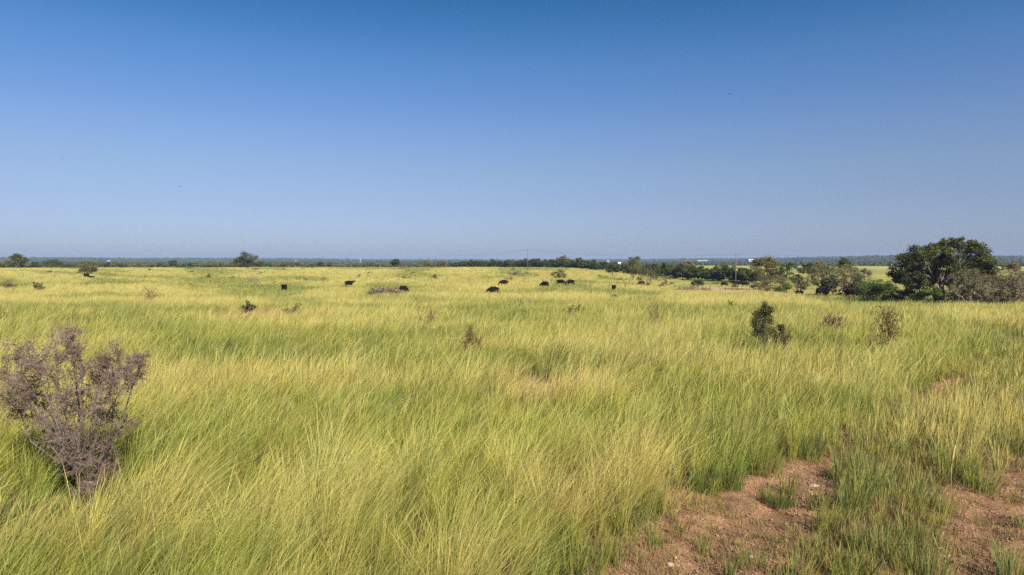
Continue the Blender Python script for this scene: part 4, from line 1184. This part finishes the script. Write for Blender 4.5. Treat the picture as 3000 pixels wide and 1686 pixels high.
cow(1023, 142, 8, "up", "black cow with raised head turned right above the branch heap")
cow(1182, 114, 52, "graze", "black cow grazing just behind the right end of the branch heap")
cow(1445, 108, 188, "graze", "largest black cow, head down to the left in the dark green strip", 1.02)
cow(1476, 146, 176, "graze", "black cow grazing leftwards behind the largest one")
cow(1596, 138, 150, "graze", "black cow with hidden head alone between the two pairs")
cow(1643, 150, -10, "graze", "left cow of the facing pair under the small round tree")
cow(1671, 151, 186, "graze", "right cow of the facing pair under the small round tree")
cow(1798, 125, 90, "level", "black cow seen from behind, just left of the field gate", .85)
cow(1879, 172, 190, "graze", "dark reddish cow right of the field gate", .95, CR)
cow(253, 200, 165, "level", "black cow standing by the trunk of the vase shaped tree", 1.0)
cow(265, 198, 10, "lie", "black cow lying right of the vase shaped tree's trunk", .9)
cow(2121, 178, 15, "graze", "black cow left of the tall wooden pole at the dirt bank")
cow(2153, 186, 170, "level", "black cow standing right behind the wooden pole")
cow(2168, 190, 185, "graze", "black cow just right of the wooden pole")
cow(2183, 180, 5, "graze", "black cow furthest right of those by the wooden pole")
cow(2342, 128, 175, "lie", "dark calf lying in the open left of the resting cattle", .8)
cow(2405, 121, 15, "graze", "black cow under the left limbs of the arching mesquite", 1.1)
cow(2493, 117, 170, "level", "black cow in shade left of the spreading green bush", 1.1)
cow(2863, 99, 10, "level", "black cow half hidden behind the pale stemmed shrub")
cow(2880, 97, 175, "graze", "black cow between the pale stemmed shrub and the tangled one", .85)
cow(2906, 95, 20, "lie", "black cow lying under the tangled brownish shrub", 1.0)
cow(2932, 94, 160, "lie", "black cow lying left of the red trailer", 1.1)

# ------------------------------------------------------------------ fences, gate, poles
def fence(pts, label, h=1.25, r=.045, mat=M_post, wires=3, wire_r=.006):
    root = empty("wire_fence", pts[0])
    o0 = Vector(pts[0])
    for p in pts:
        q = Vector(p) - o0
        MB().tube([q - Vector((0, 0, .3)), q + Vector((0, 0, h * .5)), q + Vector((.02, 0, h))], [r, r, r * .85], 6).build("fence_post", mat, root)
    for k in range(wires):
        z = h * (.95 - .27 * k)
        mb = MB()
        for a, b in zip(pts[:-1], pts[1:]):
            a_ = Vector(a) - o0; b_ = Vector(b) - o0
            mb.tube([a_ + Vector((0, 0, z)), a_.lerp(b_, .5) + Vector((0, 0, z - .03)), b_ + Vector((0, 0, z))], wire_r, 3, cap=False)
        mb.build("wire", M_wire, root)
    tag(root, label, "fence")
xs = [-20, 69, 160, 245, 335, 423, 520, 615, 700, 793, 880, 945, 1025, 1076, 1122, 1169, 1217, 1263, 1310, 1375, 1430, 1489, 1535, 1590, 1660, 1730, 1785]
fy = [float(np.interp(x, [0, 800, 1200, 1535, 1800], [200, 190, 172, 155, 142])) for x in xs]
fence([spot(x, y) for x, y in zip(xs, fy)], "long wire fence on thin posts crossing the pasture behind the cattle", h=1.45, r=.065, mat=M_rust)
xs = [1833, 1880, 1935, 1990, 2035, 2080, 2125, 2160, 2195, 2240, 2290, 2345, 2400, 2460, 2530, 2600, 2680, 2760, 2840, 2920, 3010, 3100]
fy = [float(np.interp(x, [1833, 2035, 2200, 2400, 2600, 2800, 3100], [142, 139, 134, 126, 116, 104, 96])) for x in xs]
fence([spot(x, y) for x, y in zip(xs, fy)], "rusty wire fence running from the gate to the trees at the right", h=1.4, r=.055, mat=M_rust)
# gate frame
g = empty("field_gate", spot(1805, 142)); e = spot(1832, 142) - spot(1805, 142)
MB().tube([(0, 0, -.3), (0, 0, 1.5)], .07, 8).build("gate_post", M_rust, g)
MB().tube([e + Vector((0, 0, -.3)), e + Vector((0, 0, 1.6))], .07, 8).build("gate_post", M_rust, g)
MB().tube([(0, 0, 1.35), e + Vector((0, 0, 1.38))], .045, 6).build("top_rail", M_rust, g)
MB().tube([(-1.9, .3, .55), (0, 0, 1.2)], .04, 6).build("brace", M_rust, g)
tag(g, "rusty pipe gate frame with a sloping brace beside the cow seen from behind", "gate")

def pole(X, Y, h, label, cross=True, r=.15):
    root = empty("utility_pole", (X, Y, float(height(X, Y))))
    MB().tube([(0, 0, -.5), (0, 0, h * .5), (.03, 0, h)], [r, r * .85, r * .65], 8).build("pole", M_pole, root)
    if cross:
        MB().box((0, .12, h - .55), (1.2, .09, .11), -.4).build("crossarm", M_pole, root, False)
        for k in (-.5, .5):
            MB().tube([(k * math.cos(-.4), .12 + k * math.sin(-.4), h - .5), (k * math.cos(-.4), .12 + k * math.sin(-.4), h - .28)], [.04, .025], 6).build("insulator", M_white, root)
    tag(root, label, "utility pole")
    return Vector((X, Y, float(height(X, Y)) + h))
pp = []
a = spot(2155, 200); pp.append(pole(a.x, a.y, 9.2, "brown wooden utility pole standing among cattle by the dirt bank"))
a = spot(1546, 345); pp.append(pole(a.x, a.y, 10.0, "tallest looking bare utility pole, just right of the picture's centre", r=.17))
a = spot(1310, 500); pp.append(pole(a.x, a.y, 10.5, "utility pole at the left end of the cedar row", r=.2))
a = spot(1151, 690); pp.append(pole(a.x, a.y, 10.5, "farthest thin utility pole above the dark round cedar", r=.2))
start = Vector((150, 70, float(height(150, 70)) + 9.2))
line = [start] + pp
wr_ = empty("power_line", pp[0]); tag(wr_, "thin sagging wires strung between the wooden utility poles", "power line")
for k in (-.5, 0, .5):
    mb = MB()
    for a, b in zip(line[:-1], line[1:]):
        pts = []
        for i in range(13):
            t = i / 12
            q = a.lerp(b, t) - pp[0]; q.z -= (4 * t * (1 - t)) * (a - b).length * .011
            q.x += k * .92; q.y -= k * .38; q.z += -.25 if k else 0
            pts.append(q)
        mb.tube(pts, .012, 3, cap=False)
    mb.build("wire", M_wire, wr_)
# the next pole of the line, outside the right edge
pole(150, 70, 9.2, "utility pole beyond the right edge that carries the wires")

# ------------------------------------------------------------------ far farm buildings
def shed(px, Y, L, W, H, rz, label, roofmat=M_dullwhite, wallmat=M_dullwhite, name="farm_shed", py=768, roof_h=None):
    lift = max(0.0, from_photo(px, py, Y).z - spot(px, Y).z)
    root = empty(name, spot(px, Y, lift), rz)
    rh = roof_h or W * .25
    MB().box((0, 0, H / 2 - .5 - lift / 2), (L, W, H + 1 + lift)).build("wall", wallmat, root, False)
    x, y = L / 2 + .3, W / 2 + .4
    MB().poly([(-x, -y, H - .1), (x, -y, H - .1), (x, 0, H + rh), (-x, 0, H + rh), (-x, y, H - .1), (x, y, H - .1), (-x, -y, H + .1), (x, -y, H + .1), (x, 0, H + rh + .2), (-x, 0, H + rh + .2), (-x, y, H + .1), (x, y, H + .1)],
              [(6, 7, 8, 9), (9, 8, 11, 10), (0, 3, 2, 1), (3, 4, 5, 2), (0, 1, 7, 6), (4, 10, 11, 5), (1, 2, 8, 7), (2, 5, 11, 8), (0, 6, 9, 3), (3, 9, 10, 4)]).build("roof", roofmat, root, False)
    MB().box((L * .2, -W / 2 - .03, 1.1), (L * .16, .08, 2.2)).build("door", M_glass, root, False)
    MB().box((-L * .2, -W / 2 - .03, 1.6), (L * .12, .08, 1.0)).build("window", M_glass, root, False)
    tag(root, label, "building")
    return root
shed(1814, 440, 3.0, 3.2, 1.4, .35, "white roofed farm building half hidden behind the cedar row", roofmat=M_white, py=779, roof_h=.7)
shed(2203, 1320, 14, 5, 1.2, .0, "long low white barn on the wooded slope right of the wooden pole", roofmat=M_white, py=764)
shed(2058, 1500, 22, 7, 2, .05, "long pale roof lying low in the woods above the cedar row", py=768)
shed(320, 1650, 7, 6, 3, .3, "white house in the woods left of centre beyond the brush line", py=769)
shed(868, 1700, 5, 5, 3, .2, "small white house in the far woods right of the dome oak", py=769)
shed(1780, 1500, 5, 4, 2, .4, "grey white house roof in the far woods above the cedar row", py=767)
t = empty("storage_tank", from_photo(2217, 767, 1320))
MB().tube([(0, 0, -7), (0, 0, 3.6)], 3.0, 20).build("tank_shell", M_white, t)
MB().tube([(0, 0, 3.6), (0, 0, 4.0), (0, 0, 4.3)], [3.1, 2.0, .4], 20).build("tank_roof", M_white, t)
tag(t, "round white storage tank at the right end of the long low white barn", "tank")
wt_ = empty("water_tower", spot(1056, 1250))
for k in range(4):
    a = k * math.pi / 2 + .4
    MB().tube([(math.cos(a) * 2.2, math.sin(a) * 2.2, -1), (math.cos(a) * 1.2, math.sin(a) * 1.2, 8)], .22, 5).build("leg", M_wire, wt_)
MB().tube([(0, 0, 8), (0, 0, 8.3), (0, 0, 10.5), (0, 0, 12)], [.8, 1.3, 1.3, .2], 14).build("tank", M_dullwhite, wt_)
MB().tube([(0, 0, 12), (0, 0, 19)], .16, 5).build("mast", M_wire, wt_)
tag(wt_, "tiny white water tower on thin legs in the far woods left of centre", "water tower")

# ------------------------------------------------------------------ red trailer at the right edge
tr = empty("livestock_trailer", spot(2990, 97, .05), R_(4))
L, W_, H = 5.2, 1.9, 1.95
MB().box((L / 2 - .9, 0, .62), (L, W_, .14)).build("floor", M_redpaint, tr, False)
for z in (.9, 1.2, 1.5, 1.8, 2.05):
    mb = MB(); mb.box((L / 2 - .9, -W_ / 2, z), (L, .05, .13)); mb.box((L / 2 - .9, W_ / 2, z), (L, .05, .13))
    mb.build("slat", M_redpaint if z not in (1.2, 1.8) else M_pale, tr, False)
mb = MB()
for k in range(6):
    for s in (-1, 1): mb.box((-.87 + k * (L - .06) / 5, s * (W_ / 2 + .045), 1.38), (.08, .04, 1.5))
mb.build("frame", M_redpaint, tr, False)
MB().box((L / 2 - .9, 0, 2.17), (L + .1, W_ + .1, .07)).build("roof", M_redpaint, tr, False)
for dx in (1.4, 2.3):
    for s in (-1, 1):
        w_ = MB().tube([(dx, s * (W_ / 2 + .08), .36), (dx, s * (W_ / 2 + .3), .36)], .36, 16).build("wheel", M_tyre, tr)
        MB().tube([(dx, s * (W_ / 2 + .3), .36), (dx, s * (W_ / 2 + .33), .36)], .18, 12).build("rim", M_pale, w_)
MB().tube([(-.9, 0, .6), (-2.2, 0, .5)], .07, 6).build("drawbar", M_redpaint, tr)
tag(tr, "red slatted livestock trailer parked under the trees at the right edge", "trailer")

# ------------------------------------------------------------------ birds
def bird(px, py, Y, s, rz, label):
    root = empty("bird", from_photo(px, py, Y), rz); root.scale = (s, s, s)
    MB().tube([(-.16, 0, 0), (-.10, 0, 0), (0, 0, 0), (.08, 0, .01), (.12, 0, .02), (.16, 0, .015)], [.02, .035, .05, .035, .03, .006], 8).build("body", M_bird, root)
    for sy in (1, -1):
        MB().poly([(.05, .03 * sy, .02), (.04, .2 * sy, .1), (-.03, .42 * sy, .06), (-.07, .2 * sy, .09), (-.06, .03 * sy, .015), (.0, .2 * sy, .115)],
                  [(0, 1, 5), (0, 5, 4), (4, 5, 3), (1, 2, 5), (5, 2, 3)]).build("wing", M_bird, root)
    MB().poly([(-.12, -.015, 0), (-.12, .015, 0), (-.26, .05, .0), (-.26, -.05, 0), (-.2, 0, .01)], [(0, 1, 4), (1, 2, 4), (2, 3, 4), (3, 0, 4)]).build("tail", M_bird, root)
    tag(root, label, "bird")
bird(2137, 277, 45, .42, .6, "blackest bird speck, high in the sky to the right")
bird(1567, 211, 70, .35, .2, "faint tiny bird speck highest in the sky near the middle")
bird(182, 468, 70, .3, 1.2, "faint tiny bird speck at the far left of the sky")
bird(529, 547, 60, .38, .4, "small bird speck in the left sky above the brush line")
bird(2036, 593, 70, .35, 2.0, "small bird speck in the right sky halfway down")
bird(2464, 727, 70, .35, .9, "small bird speck low over the trees at the right")
bird(784, 720, 70, .3, .1, "small bird speck low over the woods right of the dome oak")

# ------------------------------------------------------------------ haze
def haze():
    me = bpy.data.meshes.new("haze")
    x, y0, y1, z0, z1 = 9500, -450, 9300, -9, 60
    v = [(-x, y0, z0), (x, y0, z0), (x, y1, z0), (-x, y1, z0), (-x, y0, z1), (x, y0, z1), (x, y1, z1), (-x, y1, z1)]
    me.from_pydata(v, [], [(0, 3, 2, 1), (4, 5, 6, 7), (0, 1, 5, 4), (1, 2, 6, 5), (2, 3, 7, 6), (3, 0, 4, 7)])
    m = bpy.data.materials.new("air"); m.use_nodes = True
    nt = m.node_tree; nt.nodes.remove(nt.nodes["Principled BSDF"])
    pv = nt.nodes.new("ShaderNodeVolumePrincipled")
    pv.inputs["Color"].default_value = (.50, .64, .93, 1)
    pv.inputs["Density"].default_value = HAZE
    nt.links.new(pv.outputs[0], nt.nodes["Material Output"].inputs["Volume"])
    me.materials.append(m)
    o = bpy.data.objects.new("haze", me); col.objects.link(o)
    tag(o, "thin blue haze over the far country", "haze", kind="stuff")
HAZE = 1.35e-4
haze()
